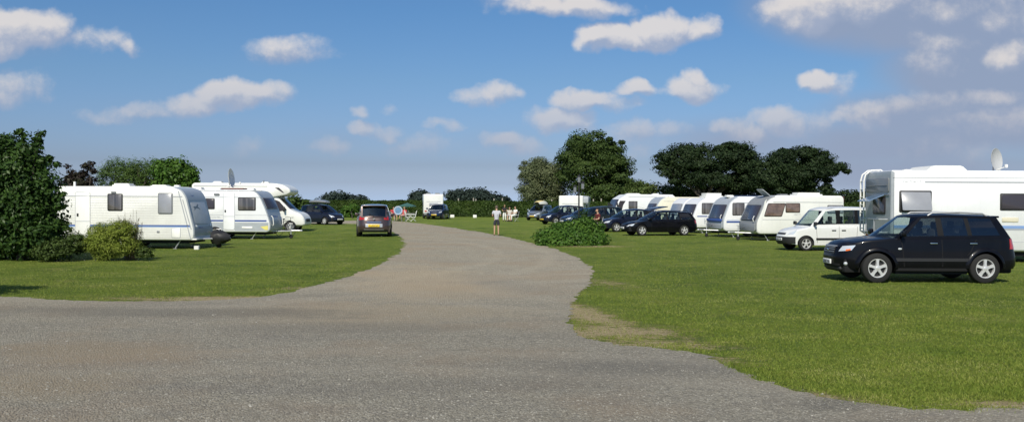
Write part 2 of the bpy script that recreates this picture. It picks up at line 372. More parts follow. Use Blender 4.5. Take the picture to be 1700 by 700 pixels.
# ------------------------------------------------------------------ cars
class Body:
    """Lower body of a car: rings round a rounded plan outline, wheel arches cut by raising the lower edge."""
    def __init__(s, L, Wd, top, nose, tail, nf=4.2, nr=5.5, sill=.22, ax=(1.3, -1.3), ra=.38, wr=.33, waist=((.2, .955), (.5, 1.0), (.8, .99), (1.1, .95))):
        s.L, s.W, s.top, s.nose, s.tail, s.nf, s.nr, s.sill, s.ax, s.ra, s.wr, s.waist = L, Wd, top, nose, tail, nf, nr, sill, ax, ra, wr, waist
    def uv(s, th):
        c, q = math.cos(th), math.sin(th); n = s.nf if c > 0 else s.nr
        return math.copysign(abs(c) ** (2 / n), c), math.copysign(abs(q) ** (2 / n), q)
    def pos(s, th, z, off=0.):
        u, v = s.uv(th)
        x = u * s.L / 2; e = max(0, (abs(u) - .72) / .28); e = e * e * (3 - 2 * e)
        x += (interp(s.nose, z) if u > 0 else -interp(s.tail, z)) * e
        y = v * s.W / 2 * interp(s.waist, z)
        if off:
            u2, v2 = s.uv(th + 1e-3); u1, v1 = s.uv(th - 1e-3)
            t = Vector(((u2 - u1) * s.L / 2, (v2 - v1) * s.W / 2)); t.normalize()
            x += t.y * off; y -= t.x * off
        return Vector((x, y, z))
    def thx(s, x, side=1):
        n = s.nf if x > 0 else s.nr; a = math.acos(min(1, abs(2 * x / s.L)) ** (n / 2))
        a = a if x > 0 else PI - a
        return a if side > 0 else -a
    def thy(s, y, front=True):
        n = s.nf if front else s.nr; a = math.asin(min(1, abs(2 * y / s.W)) ** (n / 2)); a = math.copysign(a, y)
        return a if front else (PI - a)
    def hw(s, x, z): 
        return s.pos(s.thx(x), z).y
    def build(s, mat, parent, cab=(0, 0)):
        P = [(s.uv(i * PI / 4000), i * PI / 4000) for i in range(4001)]
        acc = [0]
        for (a, _), (b, _) in zip(P, P[1:]): acc.append(acc[-1] + math.hypot((a[0] - b[0]) * s.L / 2, (a[1] - b[1]) * s.W / 2))
        ths = list(np.interp(np.linspace(0, acc[-1], 84), acc, [p[1] for p in P]))
        for a in s.ax:
            for k in range(25):
                ths.append(s.thx(a + s.ra * math.cos(PI * k / 24)))
            ths += [s.thx(a + s.ra + .004), s.thx(a - s.ra - .004)]
        ths = sorted(set(round(t, 5) for t in ths))
        ths = ths + [-t for t in ths[::-1] if 1e-4 < t < PI - 1e-4]
        m = MB(); rows = []; NR = 12
        def zb(x):
            z = s.sill + max(0, abs(x) - s.L * .36) * .12
            for a in s.ax:
                if abs(x - a) < s.ra + 1e-6: z = max(z, s.wr + math.sqrt(max(0, s.ra ** 2 - (x - a) ** 2)))
            return z
        xs = [s.uv(t)[0] * s.L / 2 for t in ths]
        zbs = [zb(x) for x in xs]; zts = [interp(s.top, x) for x in xs]
        flange = []
        for t, x, z in zip(ths, xs, zbs):
            p = s.pos(t, z); flange.append(Vector((p.x * .985, p.y * (.90 if abs(p.y) > .4 else .97), z)))
        rows.append(flange)
        for r in range(NR + 1):
            k = r / NR
            rows.append([s.pos(t, lerp(z0, z1 - .035, k)) for t, z0, z1 in zip(ths, zbs, zts)])
        for ins, dz in ((.012, -.012), (.035, -.002)):
            rr = []
            for t, z1, x in zip(ths, zts, xs):
                p = s.pos(t, z1 - .035); c = Vector((p.x * .5, 0, p.z)); d = (c - p); d.z = 0; d.normalize()
                q = p + d * ins; q.z = z1 + dz; rr.append(q)
            rows.append(rr)
        last = rows[-1]
        for k in (.85, .6, .3, 0.0001):
            rr = []
            for p in last:
                x = p.x * (1 - (1 - k) * .10); y = p.y * k
                rr.append(Vector((x, y, interp(s.top, x) + .045 * (1 - k * k))))
            rows.append(rr)
        n = len(ths); top0 = NR + 3
        def mif(i, j):
            if i >= top0:
                x = rows[i][j].x
                if cab[0] < x < cab[1]: return 1
            return 0
        m.grid(rows, 0, closed=True, mif=mif)
        return m.build('body', [mat, M_DRK], parent, 38)
    def patch(s, name, mat, parent, q, off=.006, nu=10, nv=3, thick=True):
        """q: four corners (theta, z): lower-start, lower-end, upper-end, upper-start, laid on the body surface"""
        m = MB()
        def pt(a, b, o):
            t = lerp(lerp(q[0][0], q[1][0], a), lerp(q[3][0], q[2][0], a), b); z = lerp(lerp(q[0][1], q[1][1], a), lerp(q[3][1], q[2][1], a), b)
            return s.pos(t, z, o)
        outer = [[pt(i / nu, j / nv, off) for i in range(nu + 1)] for j in range(nv + 1)]
        m.grid(outer)
        rim_o = [(i, 0) for i in range(nu + 1)] + [(nu, j) for j in range(1, nv + 1)] + [(i, nv) for i in range(nu - 1, -1, -1)] + [(0, j) for j in range(nv - 1, 0, -1)]
        m.grid([[pt(i / nu, j / nv, off) for i, j in rim_o], [pt(i / nu, j / nv, -.01) for i, j in rim_o]], closed=True)
        return m.build(name, mat, parent, 50)

def greenhouse(bd, parent, mat, roof, cols, Wt, bow=.12, bowr=.06, gl=M_GL, glr=None, zoff=-.03, rear_glass=True, kinds=None):
    """cols: pillar edges (x at belt, x at roof) from front to rear; glass between 0-1, 2-3, ... ; roof: (x, z) list"""
    glr = glr or gl
    def side(c, t, sd):
        xb, xt = c; zb_ = interp(bd.top, xb) + zoff; zr = interp(roof, xt) - .035
        yb = bd.hw(max(-bd.L / 2 * .96, min(bd.L / 2 * .9, xb)), interp(bd.top, xb)) - .03; yt = Wt / 2
        k = t ** 1.25
        return Vector((lerp(xb, xt, t), sd * lerp(yb, yt, k), lerp(zb_, zr, t)))
    sh = MB(); T = [0, .14, .89, 1.0]
    # arrange columns: frame strips at every pillar edge
    for sd in (1, -1):
        for i in range(len(cols) - 1):
            a, b = cols[i], cols[i + 1]; isg = (i % 2 == 1)
            kind = kinds[i] if kinds else None
            for (t0, t1) in zip(T, T[1:]):
                if isg and t0 == .14:
                    m = MB(); m.grid([[side(a, lerp(t0, t1, k / 4), sd), side(b, lerp(t0, t1, k / 4), sd)] for k in range(5)])
                    m.build('side_window', (glr if i >= 3 else gl) if not kind else kind, parent, 60)
                    # black weather strip round the pane
                    continue
                sh.grid([[side(a, lerp(t0, t1, k / 3), sd), side(b, lerp(t0, t1, k / 3), sd)] for k in range(4)], 1 if (isg is False and 1 < i < len(cols) - 2 and t0 == .14) else 0)
    def cross(c, bw, rearside):
        V = [-1, -.90, -.6, -.3, 0, .3, .6, .90, 1]; TT = [0, .06, .5, .93, 1.0]
        g = MB()
        pts = []
        for t in TT:
            L_ = side(c, t, 1); rowp = []
            for v in V:
                p = Vector((L_.x + bw * (1 - v * v) * (1 - .45 * t), L_.y * v, L_.z + .035 * (1 - v * v)))
                rowp.append(p)
            pts.append(rowp)
        for i in range(4):
            for j in range(8):
                q = [pts[i][j], pts[i][j + 1], pts[i + 1][j + 1], pts[i + 1][j]]
                inner = (1 <= i <= 2) and (1 <= j <= 6)
                (g if inner else sh).add(q, [(0, 1, 2, 3)], 0)
        return g, pts[-1]
    gf, topf = cross(cols[0], bow, False)
    gr, topr = cross(cols[-1], -bowr, True)
    gf.build('windshield', gl, parent, 60)
    gr.build('rear_window', glr if rear_glass else mat, parent, 60)
    rows = []
    NX = 14
    for i in range(NX + 1):
        k = i / NX; row = []
        for a, b in zip(topf, topr):
            x = lerp(a.x, b.x, k); v = abs(a.y) / (Wt / 2)
            xs = lerp(topf[0].x, topr[0].x, k)
            z = interp(roof, lerp(xs, x, .6)) - .035 + .05 * (1 - v ** 3) if 0 < i < NX else (a.z if i == 0 else b.z)
            row.append(Vector((x, a.y, z)))
        rows.append(row)
    sh.grid(rows, 0)
    c = sh.build('cabin_shell', [mat, M_PIL], parent, 35)
    return side

def seats(parent, xf, xr, zbelt, Wd, wheel_x=None, wy=1):
    for x, nm in ((xf, 'front_seat'), (xr, 'rear_seat')):
        for sy in (-1, 1):
            m = MB(); m.box((x, sy * Wd * .22, zbelt - .05), (.12, .44, .52), bev=.05); m.box((x - .05, sy * Wd * .22, zbelt + .30), (.1, .26, .19), bev=.04)
            m.tube([(x - .02, sy * Wd * .22 - .06, zbelt + .1), (x - .04, sy * Wd * .22 - .06, zbelt + .25)], .01, 5); m.build(nm, M_SEAT, parent)
    if wheel_x is not None:
        m = MB(); c = Vector((wheel_x, wy * Wd * .22, zbelt + .0))
        m.tube([c + Vector((math.sin(a) * .08, math.cos(a) * .18, math.sin(a) * .16)) for a in [2 * PI * k / 20 for k in range(21)]], .015, 6)
        m.box(c, (.03, .36, .03)); m.build('steering_wheel', M_BLK, parent)

def car(label, cat, paint, P, group='cars parked among the caravans'):
    """P: dictionary of proportions"""
    root = thing(P.get('name', 'parked_car'), label, cat, group)
    L, Wd, H = P['L'], P['W'], P['H']; wr = P['wr']
    bd = Body(L, Wd, P['top'], P.get('nose', ((.2, -.10), (.45, 0), (.62, -.01), (.8, -.08), (1.05, -.2))), P.get('tail', ((.2, -.1), (.45, 0), (.6, 0), (.9, -.05), (1.1, -.08))),
              P.get('nf', 4.2), P.get('nr', 6), P.get('sill', .22), P['ax'], wr + P.get('gap', .055), wr, P.get('waist', ((.2, .955), (.5, 1.0), (.8, .985), (1.1, .95))))
    b = bd.build(paint, root, (P['cols'][-1][0] + .1, P['cols'][0][0] - .02))
    greenhouse(bd, root, paint, P['roof'], P['cols'], P['Wt'], P.get('bow', .14), P.get('bowr', .08), P.get('gl', M_GL), P.get('glr'), kinds=P.get('kinds'))
    ch = MB(); ch.box((0, 0, .42), (L * .93, Wd - .52, .36), bev=.05); ch.box((0, 0, .32), (P['ax'][0] - P['ax'][1] - 2 * wr - .15, Wd - .2, .18)); ch.build('chassis', M_DRK, root)
    for a in P['ax']:
        for sd in (1, -1): wheel(root, a, sd * (Wd / 2 - P.get('tin', .03)), wr, .22, sd, P.get('spokes', 5), P.get('rim', M_ALU), P.get('rimr', .66))
    belt = interp(P['top'], (P['cols'][0][0] + P['cols'][-1][0]) / 2)
    xc = P['cols'][0][0]
    seats(root, P.get('sx', (xc - 1.05, xc - 1.95))[0], P.get('sx', (xc - 1.05, xc - 1.95))[1], belt, Wd, xc - .55)
    # mirrors
    for sd in (1, -1):
        m = MB(); x = P['cols'][1][0] + .02; y = bd.hw(x, belt) ; m.box((x, sd * (y + .10), belt + .10), (.10, .20, .15), bev=.035); m.tube([(x, sd * (y - .05), belt + .0), (x, sd * (y + .05), belt + .07)], .025, 6)
        m.build('mirror', P.get('mirror', paint), root)
    return root, bd
def lamps(root, bd, hl, tl, grille=None, plate=None, plate_m=M_PLY, lamp=M_LAMP):
    """hl: headlight corners ((y or x, z) x4) for the left side, mirrored; thetas come from bd"""
    for sd in (1, -1):
        if hl: bd.patch('headlight', lamp, root, [(sd * a, z) for a, z in hl], .008)
        if tl: bd.patch('tail_light', M_RED, root, [(sd * a, z) for a, z in tl], .008)
    if grille:
        for (y, z0, z1, mt, nm) in grille: bd.patch(nm, mt, root, [(bd.thy(-y), z0), (bd.thy(y), z0), (bd.thy(y), z1), (bd.thy(-y), z1)], .01, 12)
    if plate:
        y, z0, z1, front = plate
        t0, t1 = bd.thy(-y, front), bd.thy(y, front)
        p0 = bd.pos(bd.thy(0.001, front), (z0 + z1) / 2, .03); s_ = 1 if front else -1
        number_plate(root, MX((p0.x - (.03 if front else -.03) , 0, (z0 + z1) / 2), (0, s_, 0), (0, 0, 1), (s_, 0, 0)), 2 * y, z1 - z0, plate_m)
def handles(root, bd, xs, z, mat, sides=(1, -1)):
    for sd in sides:
        for x in xs:
            y = bd.pos(bd.thx(x), z).y; m = MB(); m.box((x, sd * (y + .018), z), (.19, .03, .035), bev=.012); m.build('door_handle', mat, root)
def doorlines(root, bd, segs, side):
    m = MB()
    for (x0, z0), (x1, z1), w in segs:
        n = 6
        for i in range(n):
            a, b = i / n, (i + 1) / n
            for (u, v) in ((a, b),):
                xa, za, xb, zb = lerp(x0, x1, u), lerp(z0, z1, u), lerp(x0, x1, v), lerp(z0, z1, v)
                d = Vector((xb - xa, zb - za)); d.normalize(); nx, nz = -d.y * w / 2, d.x * w / 2
                q = [(xa + nx, za + nz), (xa - nx, za - nz), (xb - nx, zb - nz), (xb + nx, zb + nz)]
                m.add([bd.pos(bd.thx(x, side), z, .003) for x, z in q], [(0, 1, 2, 3)])
    m.build('door_seam', M_DRK, root)
def plan_strip(root, bd, name, mat, x0, x1, z0, z1, side, off=.012):
    bd.patch(name, mat, root, [(bd.thx(x0, side), z0), (bd.thx(x1, side), z0), (bd.thx(x1, side), z1), (bd.thx(x0, side), z1)], off, 16, 2)
def arch_flare(root, bd, a, r, w, mat, side, off=.02):
    m = MB(); rows = []
    for k in range(25):
        t = PI * k / 24
        ro = []
        for rr, o in ((r - .005, -.03), (r - .005, off), (r + w * .5, off), (r + w, .0)):
            x = a + rr * math.cos(t); z = bd.wr + rr * math.sin(t)
            ro.append(bd.pos(bd.thx(x, side), z, o))
        rows.append(ro)
    m.grid(rows); m.build('wheel_arch_trim', mat, root, 50)

# ------------------------------------------------------------------ caravans and motorhomes
def inset(poly, d):
    n = len(poly); out = []
    for i in range(n):
        a, b, c = Vector(poly[i - 1]), Vector(poly[i]), Vector(poly[(i + 1) % n])
        e1 = (b - a).normalized(); e2 = (c - b).normalized(); n1 = Vector((-e1.y, e1.x)); n2 = Vector((-e2.y, e2.x))
        m = (n1 + n2); m = m / max(.35, m.dot(n1)) if m.length > 1e-6 else n1
        out.append((b.x + m.x * d, b.y + m.y * d))
    return out
def fillet(poly, radii, n=5):
    """round each corner of a counter-clockwise polygon"""
    out = []; N = len(poly)
    for i in range(N):
        a, b, c = Vector(poly[i - 1]), Vector(poly[i]), Vector(poly[(i + 1) % N]); r = radii[i] if isinstance(radii, (list, tuple)) else radii
        u, v = (a - b), (c - b); r_ = min(r, u.length * .48, v.length * .48)
        if r_ < .005: out.append(tuple(b)); continue
        p, q = b + u.normalized() * r_, b + v.normalized() * r_
        for k in range(n + 1):
            t = k / n; out.append(tuple((1 - t) ** 2 * p + 2 * t * (1 - t) * b + t * t * q))
    return out
def shell(name, parent, poly, Wd, mats, matf=None, edge=.05, crown=0.):
    """extruded side outline (counter-clockwise in x, z) with rounded edges; matf(x, z, nx, nz) picks the rim material"""
    m = MB(); rows = []
    for y, d in ((-1, edge), (-1 + edge * .3 / (Wd / 2), edge * .45), (-1 + edge * 1.0 / (Wd / 2), 0), (0, 0), (1 - edge * 1.0 / (Wd / 2), 0), (1 - edge * .3 / (Wd / 2), edge * .45), (1, edge)):
        pl = inset(poly, d) if d else poly
        rows.append([(p[0], y * Wd / 2, p[1] + (crown * (1 - y * y) if p[1] > 2.2 else 0)) for p in pl])
    n = len(poly)
    def mif(i, j):
        if not matf: return 0
        a, b = poly[j], poly[(j + 1) % n]; dx, dz = b[0] - a[0], b[1] - a[1]; l = math.hypot(dx, dz) or 1
        return matf((a[0] + b[0]) / 2, (a[1] + b[1]) / 2, dz / l, -dx / l)
    m.grid(rows, closed=True, mif=mif)
    k = len(m.v); 
    m.f.append([j for j in range(n)]); m.mi.append(0); m.f.append([k - 1 - j for j in range(n)]); m.mi.append(0)
    return m.build(name, mats, parent, 30)
def side_M(x, y, z, s):
    """matrix for a slab on the flank s (+1 left, -1 right): local X along the flank as seen from outside, Y up, Z out"""
    return MX((x, s * y, z), (-s, 0, 0), (0, 0, 1), (0, s, 0))
def van_window(parent, M, w, h, glassm, framem=M_BLK, fr=.045, r=.06, name='window', opened=0.):
    m = MB(); m.rrect(M, w, h, r, .018); f = m.build(name, framem, parent)
    Mp = M @ Matrix.Translation((0, 0, .0185))
    if opened:
        mi = MB(); mi.rrect(M @ Matrix.Translation((0, 0, .014)), w - 2 * fr, h - 2 * fr, r * .7, .008); mi.build('opening', M_DRK, f)
        Mp = M @ Matrix.Translation((0, h / 2 - fr, .02)) @ Matrix.Rotation(-opened, 4, 'X') @ Matrix.Translation((0, -h / 2 + fr, 0))
    m = MB(); m.rrect(Mp, w - 2 * fr, h - 2 * fr, r * .7, .014); m.build('pane', glassm, f); return f
def van_door(parent, M, w, h, mat, seam=M_GRYS, split=.36):
    m = MB(); m.rrect(M, w, h, .09, .006); d = m.build('door', seam, parent)
    m = MB(); m.rrect(M @ Matrix.Translation((0, 0, .004)), w - .035, h - .035, .075, .006); m.build('door_panel', mat, d)
    m = MB(); m.box((0, 0, .012), (w - .04, .018, .006), 0, M @ Matrix.Translation((0, -h / 2 + h * split, 0))); m.build('door_seam', seam, d)
    m = MB(); m.box((-w / 2 + .11, 0, .02), (.07, .12, .03), 0, M, bev=.01); m.build('handle', M_BLK, d)
    return d
def stripe(parent, x0, x1, z0, z1, y, s, mat, name='stripe', proud=.004):
    m = MB(); m.box(((x0 + x1) / 2, s * (y + proud / 2 - .002), (z0 + z1) / 2), (abs(x1 - x0), proud + .004, z1 - z0)); return m.build(name, mat, parent)
def hatch(parent, x, y, z, lx=.5, ly=.5, h=.11, mat=M_PVC, name='roof_hatch', taper=.85):
    m = MB(); m.rrect(MX((x, y, z - .03), (1, 0, 0), (0, 1, 0), (0, 0, 1)), lx, ly, .06, .05 + h * .4)
    m.rrect(MX((x, y, z - .03 + .05 + h * .4), (1, 0, 0), (0, 1, 0), (0, 0, 1)), lx * taper, ly * taper, .06, h * .6); return m.build(name, mat, parent)
def drawbar(parent, x0, z=.42, L=1.15, cover=None, jockey=True):
    m = MB()
    for s in (-1, 1): m.tube([(x0 - .15, s * .55, z - .04), (x0 + L * .75, s * .06, z - .02)], .034, 6)
    m.tube([(x0 + L * .65, 0, z), (x0 + L, 0, z)], .038, 8); m.ball((x0 + L + .02, 0, z - .01), (.09, .06, .06)); m.build('drawbar', M_GALV, parent)
    m = MB(); m.tube([(x0 + L * .6, .1, z + .35), (x0 + L * .6, .1, .16)], .03, 8); m.tube([(x0 + L * .6 - .1, .1, z + .36), (x0 + L * .6 + .1, .1, z + .36)], .015, 6); jw = m.build('jockey_post', M_GALV, parent)
    m = MB(); m.lathe([(.0, -.03), (.09, -.035), (.105, -.02), (.105, .02), (.09, .035), (0, .03)], 18, 0, Matrix.Translation((x0 + L * .6, .1, .105))); m.build('jockey_wheel', M_RUB, jw)
    m = MB(); m.tube([(x0 + L * .5, 0, z + .05), (x0 + L * .35, 0, z + .22), (x0 + L * .22, 0, z + .25)], .018, 6); m.build('brake_lever', M_BLK, parent)
    if cover:
        m = MB(); rows = []
        for i in range(7):
            a = i / 6; x = x0 + L * (.35 + .75 * a); rr = .22 * math.sin(PI * min(1, .25 + a * .7)) + .05
            rows.append([(x, rr * math.cos(2 * PI * k / 12) * 1.1, max(.1, z + .02 + rr * math.sin(2 * PI * k / 12) * (1.0 + .3 * math.sin(k * 2.3 + i)))) for k in range(12)])
        m.grid(rows, closed=True); m.build('hitch_cover', cover, parent)
def steadies(parent, x0, x1, Wd, z=.4):
    for x in (x0, x1):
        for s in (-1, 1):
            m = MB(); m.tube([(x, s * (Wd / 2 - .18), z), (x + (.25 if x < 0 else -.25), s * (Wd / 2 - .18), .03)], .022, 6); m.box((x + (.25 if x < 0 else -.25), s * (Wd / 2 - .18), .012), (.14, .1, .02)); m.build('corner_steady', M_GALV, parent)
def van_wheels(parent, xs, Wd, r=.32, rim=M_PVC, arch_y=0, spokes=8, sides=(1, -1), zarch=.14):
    for x in xs:
        for s in sides:
            y = Wd / 2 + .006
            m = MB(); rows = [[], []]
            for k in range(21):
                a = PI * k / 20; rows[0].append((x + (r + .06) * math.cos(a), s * y, r + (r + .05) * math.sin(a) * .95)); rows[1].append((x, s * y, r))
            m.grid(rows); m.build('wheel_arch', M_DRK, parent, 0)
            wheel(parent, x, s * (Wd / 2 + .012), r, .18, s, spokes, rim, .66)
def rear_lights(parent, x, Wd, z=.75, sgn=-1):
    for s in (-1, 1):
        m = MB(); m.rrect(MX((x, s * (Wd / 2 - .22), z), (0, -sgn * 1, 0), (0, 0, 1), (sgn, 0, 0)), .26, .14, .03, .03); m.build('tail_light', M_RED, parent)
def front_face(p0, p1, s_=1):
    """frame of the sloping front: p0 lower, p1 upper (x, z); local X across (as seen from the front), Y up the slope, Z out"""
    a, b = Vector((p0[0], 0, p0[1])), Vector((p1[0], 0, p1[1])); ey = (b - a).normalized(); ex = Vector((0, 1, 0)); ez = ex.cross(ey)
    return MX((a + b) / 2, ex, ey, ez), (b - a).length

def caravan(label, poly, rad, Wd, group, front=None, s=1, mats=(M_CW, M_CWG), base=.36, name='caravan', zfront=.25):
    root = thing(name, label, 'caravan', group)
    pl = fillet(poly, rad)
    xs = [p[0] for p in poly]; xm = (max(xs) + min(xs)) / 2
    shell('body', root, pl, Wd, mats, (lambda x, z, nx, nz: 1 if (nx > zfront and x > xm + .5 and z > .5) else 0))
    m = MB(); m.box((xm, 0, base - .07), ((max(xs) - min(xs)) * .9, Wd - .35, .12)); m.tube([(xm, -Wd / 2 + .3, .32), (xm, Wd / 2 - .3, .32)], .05, 8); m.build('chassis', M_DRK, root)
    return root

def dish(parent, x, y, z, az, r=.42, tilt=25, arm=True, face=None):
    """satellite dish facing azimuth az (degrees, in the vehicle's frame)"""
    m = MB(); m.tube([(x, y, z - .05), (x, y, z + .42)], .028, 8); m.box((x, y, z + .01), (.22, .22, .04), bev=.01); st = m.build('satellite_dish', M_GALV, parent)
    M = Matrix.Translation((x, y, z + .42)) @ Matrix.Rotation(R(az), 4, 'Z') @ Matrix.Rotation(R(-tilt), 4, 'Y') @ Matrix.Rotation(R(-90), 4, 'Z')
    # local +y after this faces the azimuth
    d = MB(); prof = [(0, .02), (r * .5, .045), (r * .85, .10), (r, .135), (r * 1.02, .13), (r * .85, .085), (r * .5, .03), (0, 0)]
    Ms = M @ Matrix.Diagonal((.86, 1, 1.05, 1)).to_4x4(); d.lathe(prof, 28, 0, Ms); d.build('reflector', face or pbr('dish_grey', (.42, .43, .44), .5), st)
    if arm:
        a = MB(); a.tube([M @ Vector((0, .05, -r * .95)), M @ Vector((0, r * 1.1, -r * .75))], .018, 6); a.box(M @ Vector((0, r * 1.15, -r * .7)), (.09, .09, .12), 0, None, .02); a.build('receiver_arm', M_PVC, st)
    return st
def rect_M_top(x, y, z): return MX((x, y, z), (1, 0, 0), (0, 1, 0), (0, 0, 1))

# ------------------------------------------------------------------ people
def skin_mesh(name, verts, edges, radii, mat, parent=None, root=0, sub=1, smooth=True):
    me = bpy.data.meshes.new(name); me.from_pydata(verts, edges, []); me.materials.append(mat)
    o = bpy.data.objects.new(name, me); COL.objects.link(o)
    sk = o.modifiers.new('skin', 'SKIN'); sk.branch_smoothing = .4; sk.use_smooth_shade = True
    for i, r in enumerate(radii):
        v = me.skin_vertices[0].data[i]; v.radius = r if isinstance(r, tuple) else (r, r); v.use_root = (i == root)
    ss = o.modifiers.new('sub', 'SUBSURF'); ss.levels = sub; ss.render_levels = sub
    dg = bpy.context.evaluated_depsgraph_get(); nm = bpy.data.meshes.new_from_object(o.evaluated_get(dg)); nm.name = name
    o.modifiers.clear(); o.data = nm
    if not nm.materials: nm.materials.append(mat)
    if parent: o.parent = parent
    return o
SKINT = pbr('skin', (.48, .29, .19), .55)
def person(label, loc, yaw, J, shirt, shorts, hair, group=None, scale=1., long_trousers=False, shoe=M_BLK):
    """J: joints of one body; faces +x locally"""
    root = thing('person', label, 'person', group, loc, yaw); root.scale = (scale,) * 3
    names = ['pelvis', 'waist', 'chest', 'neck', 'head', 'crown']; V = [J[n] for n in names]
    Rr = [(.11, .10), (.105, .09), (.12, .09), .048, (.074, .082), (.062, .068)]; E = [(0, 1), (1, 2), (2, 3), (3, 4), (4, 5)]
    for s, t in (('l', 1), ('r', -1)):
        b = len(V); V += [J['sh' + s], J['el' + s], J['wr' + s], J['ha' + s]]; Rr += [.046, .038, .028, (.034, .02)]; E += [(2, b), (b, b + 1), (b + 1, b + 2), (b + 2, b + 3)]
        b = len(V); V += [J['hi' + s], J['kn' + s], J['an' + s], J['to' + s]]; Rr += [.08, .054, .037, .033]; E += [(0, b), (b, b + 1), (b + 1, b + 2), (b + 2, b + 3)]
    body = skin_mesh('body', V, E, Rr, SKINT, root, 0, 2)
    # fingers, nose and ears grow from the same mesh
    m = MB()
    for s, t in (('l', 1), ('r', -1)):
        w, h = Vector(J['wr' + s]), Vector(J['ha' + s]); d = (h - w).normalized(); sd = d.cross(Vector((0, 0, 1))).normalized()
        for k, ln in enumerate((.065, .075, .07, .055)):
            p = h + sd * (k - 1.5) * .02 + d * .015
            m.tube([p, p + d * ln * .55, p + d * ln * .95 + Vector((0, 0, -.02))], [.0095, .0085, .0065], 6)
        p = h - d * .03 + sd * .03 * -t; m.tube([p, p - sd * .03 * t + d * .03, p - sd * .03 * t + d * .06], [.011, .010, .008], 6)
    hd = Vector(J['head']); cr = Vector(J['crown']); up = (cr - hd).normalized(); fw = Vector((1, 0, 0)); fw = (fw - up * fw.dot(up)).normalized(); sdv = up.cross(fw)
    m.ball(hd + fw * .084, (.018, .013, .020), nu=8, nv=6)
    for t in (-1, 1): m.ball(hd + sdv * t * .078, (.014, .008, .028), nu=8, nv=6)
    m.ball(hd + fw * .074 - up * .045, (.008, .024, .007), 1, nu=8, nv=5)
    for t in (-1, 1): m.ball(hd + fw * .075 + sdv * t * .030 + up * .022, (.008, .012, .008), 1, nu=8, nv=5)
    ex = m.build('face', [SKINT, M_BLK], body)
    tv = [J['waist'], J['chest'], J['neck']]; tw = Vector(J['pelvis']).lerp(Vector(J['waist']), -.35)
    V = [tuple(tw), J['waist'], J['chest'], tuple(Vector(J['chest']).lerp(Vector(J['neck']), .72))]; E = [(0, 1), (1, 2), (2, 3)]; Rr = [(.165, .15), (.16, .14), (.185, .145), (.105, .095)]
    for s in 'lr':
        b = len(V); sh, el = Vector(J['sh' + s]), Vector(J['el' + s]); V += [tuple(sh), tuple(sh.lerp(el, .72))]; Rr += [.085, .068]; E += [(2, b), (b, b + 1)]
    skin_mesh('shirt', V, E, Rr, shirt, root, 1, 2)
    V = [tuple(Vector(J['pelvis']) + Vector((0, 0, .08))), J['pelvis']]; E = [(0, 1)]; Rr = [(.15, .13), (.155, .14)]
    for s in 'lr':
        b = len(V); h, k, a = Vector(J['hi' + s]), Vector(J['kn' + s]), Vector(J['an' + s]); V += [tuple(h), tuple(h.lerp(k, .8))]; Rr += [.105, .092]; E += [(1, b), (b, b + 1)]
        if long_trousers: V.append(tuple(k)); V.append(tuple(k.lerp(a, .9))); Rr += [.075, .058]; E += [(b + 1, b + 2), (b + 2, b + 3)]
    skin_mesh('trousers' if long_trousers else 'shorts', V, E, Rr, shorts, root, 1, 2)
    m = MB(); M = MX(hd.lerp(cr, .30) - fw * .016, fw, sdv, up); m.ball((0, 0, .0), (.098, .090, .116), 0, M)
    m2 = MB(); m2.v = []; 
    hb = bmesh.new()
    vs = [hb.verts.new(Vector(v)) for v in m.v]
    for f in m.f:
        try: hb.faces.new([vs[i] for i in f])
        except ValueError: pass
    Mi = M.inverted()
    bmesh.ops.delete(hb, geom=[v for v in hb.verts if ((Mi @ v.co).x > .03 and (Mi @ v.co).z < .06) or (Mi @ v.co).z < -.095], context='VERTS')
    me = bpy.data.meshes.new('hair'); hb.to_mesh(me); hb.free(); me.materials.append(hair); me.polygons.foreach_set('use_smooth', [True] * len(me.polygons))
    ho = bpy.data.objects.new('hair', me); COL.objects.link(ho); ho.parent = root
    for s in 'lr':
        a, t_ = Vector(J['an' + s]), Vector(J['to' + s]); m = MB(); d = (t_ - a); d.z = 0; d.normalize()
        Ms = MX((a.x + d.x * .05, a.y + d.y * .05, max(.045, a.z - .03)), d, Vector((0, 0, 1)).cross(d), (0, 0, 1)); m.ball((0, 0, 0), (.145, .052, .048), 0, Ms); m.build('shoe', shoe, root)
    return root
STAND = dict(pelvis=(0, 0, .93), waist=(0, 0, 1.06), chest=(0, 0, 1.27), neck=(.03, 0, 1.45), head=(.09, 0, 1.57), crown=(.11, 0, 1.65),
             shl=(0, .17, 1.38), ell=(.0, .235, 1.12), wrl=(.20, .14, 1.06), hal=(.27, .09, 1.09), shr=(0, -.17, 1.38), elr=(.0, -.235, 1.12), wrr=(.20, -.14, 1.06), har=(.27, -.09, 1.09),
             hil=(0, .09, .88), knl=(.02, .11, .48), anl=(-.02, .12, .09), tol=(.10, .14, .04), hir=(0, -.09, .88), knr=(.02, -.10, .48), anr=(-.01, -.11, .09), tor=(.11, -.13, .04))
SIT = dict(pelvis=(0, 0, .50), waist=(-.03, 0, .63), chest=(-.06, 0, .84), neck=(-.05, 0, 1.02), head=(-.01, 0, 1.14), crown=(.0, 0, 1.22),
           shl=(-.06, .17, .95), ell=(.0, .24, .72), wrl=(.22, .18, .68), hal=(.29, .16, .67), shr=(-.06, -.17, .95), elr=(.0, -.24, .72), wrr=(.22, -.18, .68), har=(.29, -.16, .67),
           hil=(.03, .09, .49), knl=(.42, .13, .50), anl=(.46, .13, .09), tol=(.58, .14, .04), hir=(.03, -.09, .49), knr=(.42, -.13, .50), anr=(.46, -.13, .09), tor=(.58, -.14, .04))
